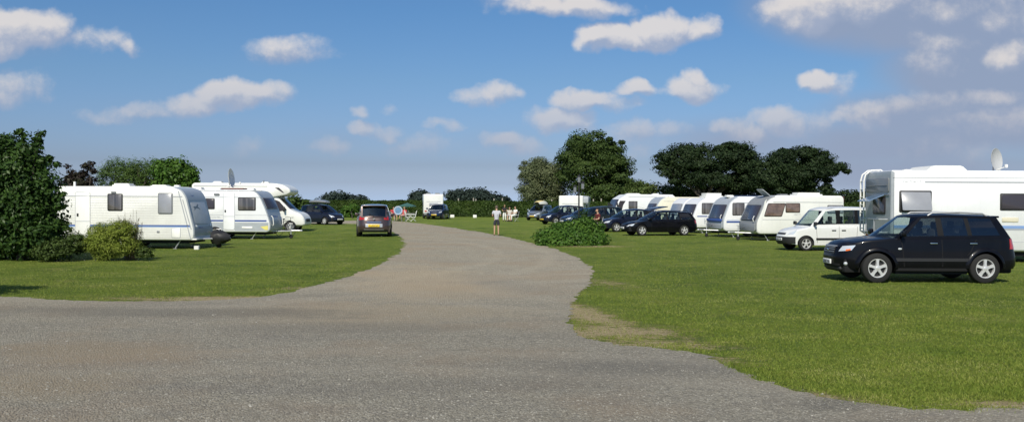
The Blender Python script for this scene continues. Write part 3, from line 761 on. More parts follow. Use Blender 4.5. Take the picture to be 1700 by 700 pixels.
def camp_chair(label, loc, yaw, cloth, group, frame=M_GALV):
    r = thing('camping_chair', label, 'chair', group, loc, yaw)
    m = MB(); m.box((0, 0, .41), (.46, .48, .03), bev=.012); m.build('seat', cloth, r)
    m = MB(); m.box((0, 0, 0), (.03, .48, .62), 0, Matrix.Translation((-.28, 0, .73)) @ Matrix.Rotation(R(-13), 4, 'Y'), bev=.012); m.build('backrest', cloth, r)
    for s in (-1, 1):
        m = MB(); m.tube([(.24, s * .25, 0), (-.2, s * .25, .42), (-.33, s * .25, 1.02)], .014, 6); m.build('leg', frame, r)
        m = MB(); m.tube([(-.26, s * .25, 0), (.2, s * .25, .42), (.24, s * .27, .62)], .014, 6); m.build('leg', frame, r)
        m = MB(); m.box((-.02, s * .28, .64), (.52, .05, .03), bev=.012); m.build('armrest', M_PVC, r)
    return r

# ------------------------------------------------------------------ ground
LEFT_EDGE = [(-700, 484), (-200, 488), (0, 492), (60, 496), (130, 499), (200, 500), (300, 500), (370, 497), (430, 493), (480, 485), (520, 475), (565, 463), (605, 450), (640, 435), (662, 420), (671, 408), (672, 400), (664, 392), (650, 384), (628, 376), (590, 371.5), (560, 371), (480, 371)]
RIGHT_EDGE = [(480, 366), (560, 366.3), (600, 366), (650, 366.5), (672, 368), (700, 371), (745, 377), (790, 384), (830, 391), (862, 398), (897, 406), (925, 414), (958, 428), (978, 440), (985, 453), (980, 470), (962, 487), (949, 505), (944, 525), (952, 545), (970, 560), (1000, 568), (1050, 574), (1120, 581), (1170, 587), (1192, 593), (1200, 603), (1232, 618), (1290, 638), (1350, 655), (1420, 668), (1500, 678), (1570, 681), (1640, 677), (1720, 674), (1900, 670), (2200, 668)]
road_poly = [G(*p).to_2d() for p in LEFT_EDGE] + [G(*p).to_2d() for p in RIGHT_EDGE] + [Vector((18, 6)), Vector((22, -14)), Vector((-30, -14)), Vector((-30, 12))]
rng = np.random.default_rng(5)
def jag(poly, nj):
    out = []
    N = len(poly)
    for i in range(N):
        a, b = poly[i], poly[(i + 1) % N]; d = b - a; L_ = d.length
        if i >= nj - 1 or L_ > 60: out.append(tuple(a)); continue
        far = (a.y + b.y) / 2; step = max(.09, far * .009); n = max(1, int(L_ / step)); nn = Vector((-d.y, d.x)).normalized()
        for k in range(n):
            p = a + d * (k / n); amp = .045 + far * .0012
            if far > 60: amp = .1
            j = (math.sin(p.x * 1.7 + p.y * 1.1) + math.sin(p.x * 4.1 - p.y * 3.3) * .6) * amp * .45 + rng.normal() * amp * .7
            out.append(tuple(p + nn * j))
    return out
rp = jag(road_poly, len(LEFT_EDGE) + len(RIGHT_EDGE))
RP = np.array(rp)
def in_poly(x, y, P):
    c = np.zeros(len(x), bool); n = len(P); j = n - 1
    for i in range(n):
        xi, yi, xj, yj = P[i][0], P[i][1], P[j][0], P[j][1]
        if yi != yj:
            k = ((yi > y) != (yj > y)) & (x < (xj - xi) * (y - yi) / (yj - yi) + xi); c ^= k
        j = i
    return c
# bare earth patches: centre pixel, half sizes in metres, turn
DIRT = [((968, 520), .45, 2.2, 14, 1.05), ((1020, 551), 1.0, .75, -8, 1.0), ((1095, 571), .9, .42, -12, .75), ((1195, 598), .5, .35, -35, .5), ((400, 495.5), 2.1, .42, 3, 1.15), ((520, 477), .9, .35, 22, .6), ((975, 408.5), 1.6, .6, 0, 1.0), ((1660, 671), .5, .16, 0, .9), ((1350, 656), .8, .22, -30, .5), ((1010, 470), .5, 1.2, 10, .5), ((700, 374), 1.2, 1.2, 0, .3)]
def dirt_value(x, y):
    v = np.zeros(len(x))
    for (p, a, b, ang, s_) in DIRT:
        c = G(*p); t = R(ang); dx, dy_ = x - c.x, y - c.y; u = (dx * math.cos(t) + dy_ * math.sin(t)) / a; w = (-dx * math.sin(t) + dy_ * math.cos(t)) / b
        v = np.maximum(v, s_ * (1 - np.sqrt(u * u + w * w) * .62))
    return np.clip(v, 0, 1)
m_grass = bpy.data.materials.new('lawn'); m_grass.use_nodes = True; t = NT(m_grass.node_tree); b = t.n['Principled BSDF']
pos = t.node('ShaderNodeNewGeometry').outputs['Position']
n1 = t.noise(pos, .30, 4, .65); n2 = t.noise(pos, 1.6, 5, .65); n3 = t.noise(pos, 28, 4, .7); n4 = t.noise(pos, 150, 2, .6)
f = t.m('ADD', t.m('MULTIPLY', n1, 1.2), t.m('ADD', t.m('MULTIPLY', n2, .8), t.m('MULTIPLY_ADD', n3, .45, -.80)), clamp=True)
gc = t.ramp(f, [(.15, (.088, .140, .022)), (.40, (.150, .206, .031)), (.62, (.205, .252, .042)), (.88, (.30, .30, .078))])
nst = t.noise(t.v('MULTIPLY', pos, (1.0, .35, 1)), 9, 4, .6)
gc = t.mix(t.m('MULTIPLY', t.sstep(.45, .75, nst), .45), gc, (.060, .105, .018))
gc = t.mix(t.m('MULTIPLY', t.sstep(.5, .8, n4), .5), gc, (.16, .21, .05))
gc = t.mix(t.m('MULTIPLY', t.sstep(.52, .70, t.noise(pos, .8, 5, .65)), .55), gc, (.27, .26, .085))
dm = None
for (p, a, bb, ang, s_) in DIRT:
    c = G(*p); mp = t.node('ShaderNodeMapping'); mp.vector_type = 'TEXTURE'; mp.inputs[1].default_value = (c.x, c.y, 0); mp.inputs[2].default_value = (0, 0, R(ang)); mp.inputs[3].default_value = (a, bb, 1)
    t.l.new(pos, mp.inputs[0]); d = t.m('MULTIPLY_ADD', t.v('LENGTH', mp.outputs[0]), -.62 * s_, s_); dm = d if dm is None else t.m('MAXIMUM', dm, d)
nstk = t.noise(t.v('MULTIPLY', pos, (1.0, 2.6, 1)), 3.2, 5, .7)
dn = t.m('ADD', dm, t.m('ADD', t.m('MULTIPLY_ADD', nstk, 2.2, -1.15), t.m('MULTIPLY_ADD', n3, 1.3, -.65)))
dirtc = t.ramp(t.noise(pos, 12, 5, .7), [(.3, (.30, .23, .12)), (.5, (.46, .37, .21)), (.72, (.60, .50, .31))])
gc = t.mix(t.m('MULTIPLY', t.sstep(.0, .40, dn), .75), gc, (.25, .22, .085))
gc = t.mix(t.sstep(.30, .52, dn), gc, dirtc)
t.l.new(gc, b.inputs['Base Color']); b.inputs['Roughness'].default_value = .9; b.inputs['Specular IOR Level'].default_value = .15
t.l.new(t.bump(t.m('ADD', n3, t.m('MULTIPLY', n4, .8)), .9, .05), b.inputs['Normal'])
m = MB(); S = 2600; m.add([(-S, -60, 0), (S, -60, 0), (S, S, 0), (-S, S, 0)], [(0, 1, 2, 3)]); tag(m.build('ground', m_grass, None, 0), kind='structure')

m_road = bpy.data.materials.new('gravel'); m_road.use_nodes = True; t = NT(m_road.node_tree); b = t.n['Principled BSDF']
pos = t.node('ShaderNodeNewGeometry').outputs['Position']
vo = t.node('ShaderNodeTexVoronoi'); vo.inputs['Scale'].default_value = 48; t.l.new(pos, vo.inputs['Vector'])
vs = t.node('ShaderNodeSeparateColor'); t.l.new(vo.outputs['Color'], vs.inputs[0])
vo2 = t.node('ShaderNodeTexVoronoi'); vo2.inputs['Scale'].default_value = 21; t.l.new(pos, vo2.inputs['Vector'])
vs2 = t.node('ShaderNodeSeparateColor'); t.l.new(vo2.outputs['Color'], vs2.inputs[0])
c = t.ramp(vs.outputs[0], [(0, (.185, .175, .148)), (.45, (.255, .240, .205)), (.8, (.31, .295, .255)), (.985, (.38, .365, .325)), (1, (.55, .53, .48))])
c = t.mix(t.m('MULTIPLY', t.sstep(.62, .9, vs2.outputs[0]), .35), c, (.13, .125, .12))
big = t.noise(pos, .33, 4, .6); mid = t.noise(pos, 2.1, 5, .65)
c = t.mix(t.m('MULTIPLY', t.sstep(.46, .66, big), .55), c, (.265, .215, .165))
c = t.mix(t.m('MULTIPLY', t.sstep(.45, .75, mid), .40), c, (.18, .165, .15))
tr = t.noise(t.v('MULTIPLY', pos, (.25, .9, 1)), .8, 4, .6)
c = t.mix(t.m('MULTIPLY', t.sstep(.52, .7, tr), .32), c, (.155, .15, .145))
fine = t.noise(pos, 8, 4, .7); c = t.mix(t.m('MULTIPLY', t.sstep(.5, .75, fine), .22), c, (.34, .33, .31))
sp = t.node('ShaderNodeSeparateXYZ'); t.l.new(pos, sp.inputs[0])
trk = None
for (cx, cy, rx, ry, w_) in [(-9.5, 33, 9.0, 15.5, .35), (-9.5, 33, 10.9, 17.6, .35), (24, 20, 24.5, 6, .4), (24, 20, 26.6, 8, .4), (-2, 4, 9, 6.5, .35), (-2, 3.4, 11, 8.3, .35)]:
    q = t.v('MULTIPLY', t.v('SUBTRACT', pos, (cx, cy, 0)), (1 / rx, 1 / ry, 0)); e = t.m('MULTIPLY', t.m('ABSOLUTE', t.m('SUBTRACT', t.v('LENGTH', q), 1.0)), (rx + ry) / 2)
    e = t.sstep(w_ * 1.6, w_ * .2, t.m('ADD', e, t.m('MULTIPLY_ADD', mid, .9, -.45))); trk = e if trk is None else t.m('MAXIMUM', trk, e)
c = t.mix(t.m('MULTIPLY', trk, .20), c, (.36, .335, .29))
c = t.mix(t.m('MULTIPLY', t.sstep(.60, .72, t.noise(t.v('MULTIPLY', pos, (.5, 1.2, 1)), 1.1, 5, .7)), .45), c, (.15, .14, .12))
for (p_, a_, b_, ang_, col_, f_) in [((700, 468), 2.2, 5.5, 10, (.33, .275, .205), .5), ((620, 520), 3.2, 2.0, 0, (.31, .265, .20), .45), ((130, 585), 1.9, 1.0, 0, (.27, .22, .16), .6), ((60, 640), 1.6, .8, 0, (.27, .23, .17), .5), ((250, 518), 4.2, .9, -3, (.13, .125, .115), .55), ((560, 545), 2.6, .8, 6, (.16, .15, .135), .4), ((1050, 610), 2.0, .8, 0, (.15, .145, .135), .5), ((800, 640), 2.4, .5, 4, (.17, .16, .145), .4), ((1380, 672), .5, .35, 20, (.10, .10, .095), .4), ((830, 470), .9, 3.0, 20, (.20, .19, .175), .35)]:
    cc = G(*p_); mp = t.node('ShaderNodeMapping'); mp.vector_type = 'TEXTURE'; mp.inputs[1].default_value = (cc.x, cc.y, 0); mp.inputs[2].default_value = (0, 0, R(ang_)); mp.inputs[3].default_value = (a_, b_, 1); t.l.new(pos, mp.inputs[0])
    e = t.m('ADD', t.v('LENGTH', mp.outputs[0]), t.m('MULTIPLY_ADD', tr, 1.6, -.8)); e = t.m('ADD', e, t.m('MULTIPLY_ADD', mid, 1.2, -.6))
    c = t.mix(t.m('MULTIPLY', t.sstep(1.15, .35, e), f_), c, col_)
wear = t.sstep(9, 26, t.m('ADD', sp.outputs[1], t.m('MULTIPLY_ADD', mid, 9, -4.5)))  # gravel tone turns paler and warmer further along y, broken by noise
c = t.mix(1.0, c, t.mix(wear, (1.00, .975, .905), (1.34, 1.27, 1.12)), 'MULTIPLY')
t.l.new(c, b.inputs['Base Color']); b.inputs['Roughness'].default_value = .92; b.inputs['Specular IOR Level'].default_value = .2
h = t.m('ADD', t.m('MULTIPLY', vo.outputs['Distance'], -1.0), t.m('MULTIPLY', t.noise(pos, 25, 4, .7), 1.2))
t.l.new(t.bump(h, .85, .022), b.inputs['Normal'])
from mathutils.geometry import tessellate_polygon
tris = tessellate_polygon([[Vector((x, y, 0)) for x, y in rp]])
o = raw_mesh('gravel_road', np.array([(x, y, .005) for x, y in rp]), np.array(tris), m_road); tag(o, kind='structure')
bm = bmesh.new(); bm.from_mesh(o.data)
for f_ in bm.faces:
    f_.normal_update()
    if f_.normal.z < 0: f_.normal_flip()
bm.to_mesh(o.data); bm.free()

# loose stones on the near gravel and grass blades on the near lawn
def scatter(n, y0, y1, power=2.0, wid=.60):
    u = rng.random(n); k = 1 - power
    y = (y0 ** k + u * (y1 ** k - y0 ** k)) ** (1 / k) if abs(k) > 1e-6 else y0 * (y1 / y0) ** u
    return (rng.random(n) * 2 - 1) * wid * y, y
x, y = scatter(36000, 7.3, 26, 2.2)
ok = in_poly(x + rng.normal(0, .07, len(x)), y + rng.normal(0, .12, len(x)), RP); x, y = x[ok], y[ok]; n = len(x)
oc = np.array([(1, 0, 0), (0, 1, 0), (-1, 0, 0), (0, -1, 0), (0, 0, 1)]); of = np.array([(0, 1, 4), (1, 2, 4), (2, 3, 4), (3, 0, 4)])
sz = (.0040 + rng.exponential(.0022, n))[:, None, None] * (1 + .25 * rng.standard_normal((n, 5, 3))); a = rng.random(n) * 6.28
V = oc[None] * sz * np.array([1.2, 1, .7]); ca, sa = np.cos(a)[:, None], np.sin(a)[:, None]
V = np.stack([V[..., 0] * ca - V[..., 1] * sa + x[:, None], V[..., 0] * sa + V[..., 1] * ca + y[:, None], V[..., 2] + .006], -1)
F = of[None] + (np.arange(n) * 5)[:, None, None]
m_st = leafmat('loose_stone', [(.16, .15, .125), (.23, .215, .18), (.29, .275, .235), (.34, .325, .28), (.50, .48, .43)], .85, 0.0, 3)
tag(raw_mesh('loose_stones', V.reshape(-1, 3), F.reshape(-1, 3), m_st), 'pale loose chippings lying on the gravel drive in the foreground', 'gravel', kind='stuff')

def blades(n, y0, y1, power, h0, w0):
    x, y = scatter(n, y0, y1, power, .62)
    k = 60; jx = np.minimum(1, .02 * y)
    ok = ~in_poly(x + rng.normal(0, .05, n) , y + rng.normal(0, .09, n), RP); x, y = x[ok], y[ok]
    d = dirt_value(x, y); ok = rng.random(len(x)) > np.clip((d + .55 * np.sin(x * 3.1 + np.sin(y * 2.2) * 1.5) * np.sin(y * 4.3 + x)) * 1.5 - .15, 0, .85) * (d > .02); x, y = x[ok], y[ok]; n = len(x)
    pat = .75 + .25 * np.sin(x * 2.3 + np.sin(y * 1.7) * 2) * np.sin(y * 1.9 + x)
    h = h0 * (.45 + rng.random(n) * .9) * pat; w = w0 * (y / 10) ** .5; a = rng.random(n) * 6.28; la = rng.random(n) * 6.28; le = h * (.25 + rng.random(n) * .9)
    p0 = np.stack([x - np.cos(a) * w, y - np.sin(a) * w, np.zeros(n)], -1); p1 = np.stack([x + np.cos(a) * w, y + np.sin(a) * w, np.zeros(n)], -1)
    p2 = np.stack([x + np.cos(la) * le, y + np.sin(la) * le, h], -1)
    return np.stack([p0, p1, p2], 1).reshape(-1, 3)
V = blades(620000, 7.6, 62, 2.0, .030, .0044)
F = np.arange(len(V)).reshape(-1, 3)
m_bl = leafmat('grass_blade', [(.094, .152, .022), (.15, .216, .031), (.20, .260, .040), (.28, .31, .062), (.44, .42, .18)], .6, .3, .7)
tag(raw_mesh('grass', V, F, m_bl), 'short mown green grass of the camping lawn beside the gravel drive', 'grass', kind='stuff')

# ------------------------------------------------------------------ plants
def leaves(P, nrm, size, rnd=.35, aspect=.55):
    n = len(P); r = np.random.default_rng(n)
    nrm = nrm / (np.linalg.norm(nrm, axis=1, keepdims=True) + 1e-9)
    a = np.cross(nrm, r.standard_normal((n, 3))); a /= np.linalg.norm(a, axis=1, keepdims=True) + 1e-9; b_ = np.cross(nrm, a)
    s_ = (size * (1 + rnd * r.standard_normal(n)).clip(.35, 2.2))[:, None]
    bend = nrm * s_ * .25
    V = np.stack([P - a * s_, P - b_ * s_ * aspect + bend * .3, P + a * s_ - bend, P + b_ * s_ * aspect + bend * .3], 1).reshape(-1, 3)
    return V, np.arange(n * 4).reshape(-1, 4)
def crown_pts(lobes, n, clump, seed, shell_=.75, up=.35, per=55, flat=.75):
    """points spread in clumps over and through ellipsoid lobes (x, y, z, rx, ry, rz)"""
    r = np.random.default_rng(seed); L_ = np.array(lobes, float); w = (L_[:, 3] * L_[:, 5] + L_[:, 3] * L_[:, 4]); w /= w.sum()
    nc = max(4, n // per); li = r.choice(len(L_), nc, p=w); d = r.standard_normal((nc, 3)); d /= np.linalg.norm(d, axis=1, keepdims=True)
    rr = (shell_ + (1 - shell_) * r.random(nc) ** .5) * (1 + (.10 if per < 100 else .17) * r.standard_normal(nc)); rr = np.where(r.random(nc) < .22, rr * r.random(nc) ** .4, rr)
    C = L_[li, :3] + d * L_[li, 3:6] * rr[:, None]; cs = clump * (.55 + .9 * r.random(nc)) * np.minimum(1.3, L_[li, 3:6].mean(1) / L_[:, 3:6].mean())
    ci = r.integers(0, nc, n); q = r.standard_normal((n, 3)); q *= (r.random(n) ** .45 / np.linalg.norm(q, axis=1))[:, None]
    P = C[ci] + q * cs[ci][:, None] * np.array([1.15, 1.15, flat]); N = d[ci] * .5 + q * .9 + r.standard_normal((n, 3)) * .45 + np.array([0, 0, up])
    return P, N
def trunk_mesh(base, lobes, r0, seed, parent, mat, limbs=7, fork=.35):
    r = random.Random(seed); m = MB(); base = Vector(base); L_ = sorted(lobes, key=lambda l: -l[3] * l[5])[:limbs]
    cz = sum(l[2] for l in L_) / len(L_); cx = sum(l[0] for l in L_) / len(L_); cy = sum(l[1] for l in L_) / len(L_)
    top = base.lerp(Vector((cx, cy, cz)), fork); 
    m.tube([base + Vector((0, 0, -.1)), base + Vector((0, 0, .25)), base.lerp(top, .5) + Vector((r.uniform(-.1, .1), 0, 0)), top], [r0 * 1.5, r0 * 1.1, r0 * .9, r0 * .75], 9)
    for l in L_:
        e = Vector(l[:3]); mid = top.lerp(e, .5) + Vector((r.uniform(-.3, .3), r.uniform(-.3, .3), r.uniform(-.1, .3))) * (e - top).length * .25
        m.tube([top - Vector((0, 0, .1)), mid, e], [r0 * .5, r0 * .32, r0 * .12], 7)
        for k in range(4):
            q = e + Vector((r.uniform(-1, 1) * l[3], r.uniform(-1, 1) * l[4], r.uniform(-.3, 1) * l[5])) * .75
            m.tube([mid.lerp(e, .5 + k * .1), mid.lerp(q, .6) + Vector((0, 0, .1)), q], [r0 * .16, r0 * .1, r0 * .03], 5)
    m.build('trunk', mat, parent, 60)
M_BARK = pbr('bark', (.075, .06, .045), .95, var=.4, vscale=6, bump=.6, bscale=30)
def tree(name, label, cat, group, base, lobes, n, leaf, mat, seed, r0=.25, clump=.6, aspect=.55, up=.35, fork=.35, limbs=7, shell_=.75, per=55, flat=.75):
    b0 = Vector(base); root = thing(name, label, cat, group, b0)
    lb = [(l[0] - b0.x, l[1] - b0.y, l[2], l[3], l[4], l[5]) for l in lobes]
    P, N = crown_pts(lb, n, clump, seed, shell_, up, per, flat); P[:, 2] = np.maximum(P[:, 2], .03)
    V, F = leaves(P, N, leaf, aspect=aspect); raw_mesh('crown', V, F, mat, root); trunk_mesh((0, 0, 0), lb, r0, seed, root, M_BARK, limbs, fork); return root
def LB(px, py, d, rx, ry=None, rz=None, dy=0.):   # lobe from the photo: pixel centre, distance, radii in pixels
    c = W(px, py, d + dy); k = d / FPX; rz = (rz or rx) * k; return (c.x, c.y, c.z, rx * k, (ry or rx) * k, rz)
ML_DARK = leafmat('leaf_dark_oak', [(.010, .020, .007), (.018, .034, .010), (.028, .048, .014), (.045, .07, .02)], .6, .12, .35)
ML_BLK = leafmat('leaf_pine', [(.007, .015, .007), (.014, .027, .010), (.023, .041, .014), (.040, .062, .020)], .6, .08, .35)
ML_WIL = leafmat('leaf_willow', [(.06, .085, .04), (.10, .125, .06), (.14, .165, .08), (.18, .20, .11)], .55, .2, .4)
ML_OAK = leafmat('leaf_oak', [(.018, .036, .009), (.036, .064, .015), (.056, .090, .021), (.09, .13, .034)], .55, .18, .35)
ML_SHR = leafmat('leaf_shrub', [(.014, .034, .008), (.028, .060, .013), (.048, .095, .02), (.085, .15, .03)], .42, .22, 1.6)
ML_BRT = leafmat('leaf_bright', [(.03, .075, .012), (.055, .12, .018), (.085, .165, .026), (.13, .22, .04)], .45, .3, 1.2)
ML_YEL = leafmat('leaf_broom', [(.12, .17, .025), (.19, .25, .038), (.28, .34, .058), (.38, .42, .11)], .55, .3, 2.5)
ML_PUR = leafmat('leaf_purple', [(.018, .014, .012), (.028, .020, .018), (.035, .034, .02), (.04, .05, .022)], .5, .2, 2)
ML_TAM = leafmat('leaf_tamarisk', [(.045, .085, .018), (.07, .12, .028), (.09, .15, .035), (.12, .17, .05)], .6, .3, .8)
ML_HED = leafmat('leaf_hedge', [(.020, .040, .009), (.034, .062, .013), (.052, .088, .018), (.09, .13, .03)], .55, .15, .5)
ML_LOW = leafmat('leaf_lowmix', [(.03, .055, .012), (.055, .085, .02), (.08, .12, .03), (.14, .16, .06)], .55, .2, .4)

# big trees beyond the hedge
d = 128
tree('willow_tree', 'rounded grey-green willow at the left end of the tree group behind the hedge', 'tree', 'trees behind the hedge', G(905, 357), [LB(905, 285, d, 30, 30, 19), LB(882, 300, d, 19, 20, 22), LB(925, 300, d, 24, 22, 26), LB(893, 322, d, 27, 25, 16), LB(922, 330, d, 22), LB(872, 285, d, 8, 8, 12)], 46000, .13, ML_WIL, 11, .35, .95, .35, per=230)
d = 122
tree('oak_tree', 'tall round-topped green tree rising above the grey-green willow', 'tree', 'trees behind the hedge', G(990, 358.5), [LB(985, 252, d, 40, 36, 25), LB(955, 262, d, 24, 24, 22), LB(1015, 262, d, 24, 24, 24), LB(985, 285, d, 52, 40, 22), LB(1030, 295, d, 25, 25, 20), LB(945, 290, d, 18, 20, 18), LB(1000, 318, d, 55, 40, 22), LB(962, 240, d, 18, 18, 10), LB(1005, 240, d, 22, 18, 11), LB(1048, 318, d, 18, 18, 16)], 70000, .14, ML_OAK, 12, .5, 1.0, per=330, flat=.7, shell_=.8)
d = 108
tree('pine_tree', 'dark spreading tree at the left of the dark pair behind the caravans', 'tree', 'trees behind the hedge', G(1165, 363), [LB(1128, 264, d, 30, 26, 22), LB(1108, 280, d, 17, 17, 16), LB(1165, 268, d, 26, 26, 24), LB(1212, 262, d, 34, 28, 22), LB(1240, 278, d, 22, 24, 18), LB(1140, 250, d, 18, 18, 9), LB(1222, 247, d, 20, 18, 8), LB(1118, 300, d, 13, 12, 8), LB(1185, 296, d, 56, 28, 16), LB(1240, 302, d, 26, 24, 16), LB(1098, 268, d, 8, 8, 7), LB(1190, 246, d, 12, 12, 7)], 70000, .125, ML_BLK, 13, .5, .80, .5, per=300, flat=.60, shell_=.85)
d = 104
tree('pine_tree', 'dark wide-spreading tree at the right of the dark pair with a long drooping right bough', 'tree', 'trees behind the hedge', G(1305, 363.5), [LB(1296, 274, d, 22, 24, 16), LB(1328, 265, d, 28, 24, 17), LB(1354, 264, d, 22, 20, 14), LB(1382, 276, d, 19, 18, 11), LB(1399, 288, d, 10, 10, 9), LB(1330, 288, d, 44, 28, 12), LB(1303, 306, d, 32, 26, 16), LB(1272, 292, d, 20, 22, 26), LB(1283, 276, d, 12, 14, 12), LB(1348, 304, d, 24, 20, 7), LB(1306, 252, d, 11, 11, 7), LB(1342, 250, d, 12, 12, 6), LB(1370, 314, d, 14, 14, 5), LB(1364, 256, d, 9, 9, 5)], 64000, .125, ML_BLK, 14, .45, .75, .5, per=300, flat=.60, shell_=.85)
d = 112
for i, (px, py, rx, rz, mt) in enumerate([(1062, 322, 22, 16, ML_LOW), (1100, 324, 26, 16, ML_LOW), (1150, 322, 30, 17, ML_LOW), (1200, 324, 28, 16, ML_DARK), (1262, 322, 30, 18, ML_DARK), (1325, 326, 30, 13, ML_DARK), (1370, 330, 26, 10, ML_DARK), (1412, 332, 26, 13, ML_DARK), (1460, 330, 28, 12, ML_DARK)]):
    where = ['below the tall green tree', 'in the gap between the green tree and the dark trees', 'under the left dark tree', 'under the middle of the dark trees', 'between the trunks of the two dark trees', 'under the right dark tree', 'under the drooping bough', 'to the right of the dark trees', 'just left of the large motorhome'][i]
    tree('bush', 'low dark bush ' + where, 'bush', 'bushes under the far trees', G(px, 360.5), [LB(px, py - 2, d, rx, rx, rz), LB(px + rx * .5, py + 2, d, rx * .6, rx * .6, rz * .9), LB(px - rx * .4, py + 18, d, rx, rx, rz)], 9000, .13, mt, 30 + i, .12, .7, limbs=3)
# distant woods
for i, (lab, cen, lobes) in enumerate([('distant dark clump of trees on the horizon left of the brown car', 570, [(560, 331, 20, 7), (590, 334, 16, 5), (548, 333, 10, 6)]), ('small distant trees showing left of the white camper van', 697, [(697, 329, 9, 9), (686, 336, 6, 6)]), ('distant low wooded hump on the horizon right of the white camper van', 790, [(765, 327, 22, 8), (788, 324, 20, 8), (808, 329, 22, 6), (830, 333, 14, 5), (750, 333, 12, 7)])]):
    d = 330; P, N = crown_pts([LB(a, b_, d, r1, r1, r2) for a, b_, r1, r2 in lobes], 9000, 1.9, 60 + i); P[:, 2] = np.maximum(P[:, 2], .1)
    c0 = G(cen, 342); V, F = leaves(P - np.array([c0.x, c0.y, 0]), N, .5); o = raw_mesh('distant_wood', V, F, leafmat('leaf_far', [(.018, .03, .026), (.026, .04, .034), (.035, .05, .04)], .9, .05, .1)); o.location = c0
    tag(o, lab, 'wood', kind='stuff')
# the hedge
def hedge(name, label, pts, h, th, n, mat, leaf, seed, base=0.0):
    r = np.random.default_rng(seed); pts = [Vector(p[:2]) for p in pts]; L_ = [(b_ - a).length for a, b_ in zip(pts, pts[1:])]; tot = sum(L_); c0 = pts[0]
    k = r.choice(len(L_), n, p=np.array(L_) / tot); u = r.random(n); A = np.array([tuple(p) for p in pts]); D = A[1:] - A[:-1]; nn = np.stack([-D[:, 1], D[:, 0]], -1); nn /= np.linalg.norm(nn, axis=1, keepdims=True)
    P2 = A[k] + D[k] * u[:, None]; s_ = u * np.array(L_)[k] + k * 7.0; face = r.random(n)
    off = np.where(face < .55, -th / 2, (r.random(n) - .5) * th); z = np.where(face < .55, r.random(n) * h, h) ; hv = h * (1 + .02 * np.sin(s_ * .9) + .015 * np.sin(s_ * 3.1)); z = z / h * hv
    z += r.normal(0, .05, n); off += r.normal(0, .08, n) + .08 * np.sin(s_ * 2.3 + z * 3)
    sgn = np.where(nn[k][:, 1] > 0, 1, -1); Q = P2 + nn[k] * (off * sgn)[:, None]
    P = np.stack([Q[:, 0] - c0.x, Q[:, 1] - c0.y, np.maximum(z, .03) + base], -1); N = np.stack([-nn[k][:, 0] * sgn * (face < .55), -nn[k][:, 1] * sgn * (face < .55), (face >= .55) * 1.0], -1) + r.standard_normal((n, 3)) * .5
    root = thing(name, label, 'hedge', None, (c0.x, c0.y, 0)); V, F = leaves(P, N, leaf); raw_mesh('foliage', V, F, mat, root)
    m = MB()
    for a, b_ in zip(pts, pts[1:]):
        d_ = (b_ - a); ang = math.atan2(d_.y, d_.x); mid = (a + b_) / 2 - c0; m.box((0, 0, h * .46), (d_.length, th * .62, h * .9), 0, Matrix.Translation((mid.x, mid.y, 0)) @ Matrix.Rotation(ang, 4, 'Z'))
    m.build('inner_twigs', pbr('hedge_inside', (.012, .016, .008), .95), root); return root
hy = 113.
hedge('hedge', 'long clipped green hedge along the far end of the field', [(W(470, 0, hy).x, hy + 2), (W(700, 0, hy).x, hy), (W(930, 0, hy).x, hy - 2), (W(1120, 0, hy).x, hy - 4), (W(1500, 0, hy).x, hy - 8)], 1.92, 1.3, 95000, ML_HED, .105, 3)
for i, px in enumerate([761, 786, 790, 820, 834, 916, 985, 998]):
    m = MB(); m.box((0, 0, .95), (.14, .12, 1.9), bev=.02); m.box((0, 0, 2.05), (.16, .14, .55), bev=.03); m.box((0, 0, 2.33), (.11, .09, .05)); o = m.build('fence_post', pbr('weathered_post', (.33, .31, .26), .9, var=.2)); p = W(px, 350, hy + 2.5); o.location = (p.x, p.y, 0); o.scale = (1, 1, (2.33 + .08 * math.sin(i * 2.1)) / 2.33)
    tag(o, 'pale post just showing above the far hedge', 'fence post', 'pale posts showing above the far hedge')
# left garden
d = 29.
tree('shrub', 'tall dense dark green shrub at the left edge of the photo', 'shrub', None, G(35, 432), [LB(40, 300, d, 42, 34, 55), LB(20, 360, d, 62, 40, 66), LB(75, 340, d, 26, 26, 50), LB(-25, 330, d, 50, 40, 100), LB(60, 395, d, 38, 30, 34), LB(35, 262, d, 26, 22, 36), LB(64, 226, d, 6, 6, 28), LB(34, 222, d, 5, 5, 18), LB(52, 236, d, 5, 5, 20), LB(85, 275, d, 8, 8, 14), LB(92, 385, d, 16, 16, 18), LB(8, 240, d, 16, 16, 14), LB(98, 330, d, 9, 9, 16)], 42000, .062, ML_SHR, 41, .10, .26, .5, limbs=9, fork=.2)
tree('shrub', 'straggling green and grey plants at the foot of the tall dark shrub', 'shrub', 'low plants in the left bed', G(118, 428), [LB(100, 412, d - .6, 22, 16, 16), LB(125, 405, d, 16, 14, 20), LB(78, 418, d - .8, 22, 14, 10), LB(112, 385, d, 6, 6, 16)], 6500, .042, ML_LOW, 42, .02, .16, .5, limbs=3, fork=.2)
tree('shrub', 'rounded yellow-green broom bush with dry stems in front of the nearest left caravan', 'shrub', 'low plants in the left bed', G(190, 428), [LB(190, 398, d, 40, 30, 28), LB(175, 405, d, 30, 26, 24), LB(200, 382, d, 22, 20, 14), LB(165, 390, d, 18, 16, 18)], 24000, .036, ML_YEL, 43, .03, .15, .22, up=.8, limbs=4, fork=.15)
r = random.Random(4); m = MB(); root = thing('dry_plant', 'brown dry flower stems rising from the right of the broom bush', 'plant', 'low plants in the left bed', G(218, 429)); c0 = root.location
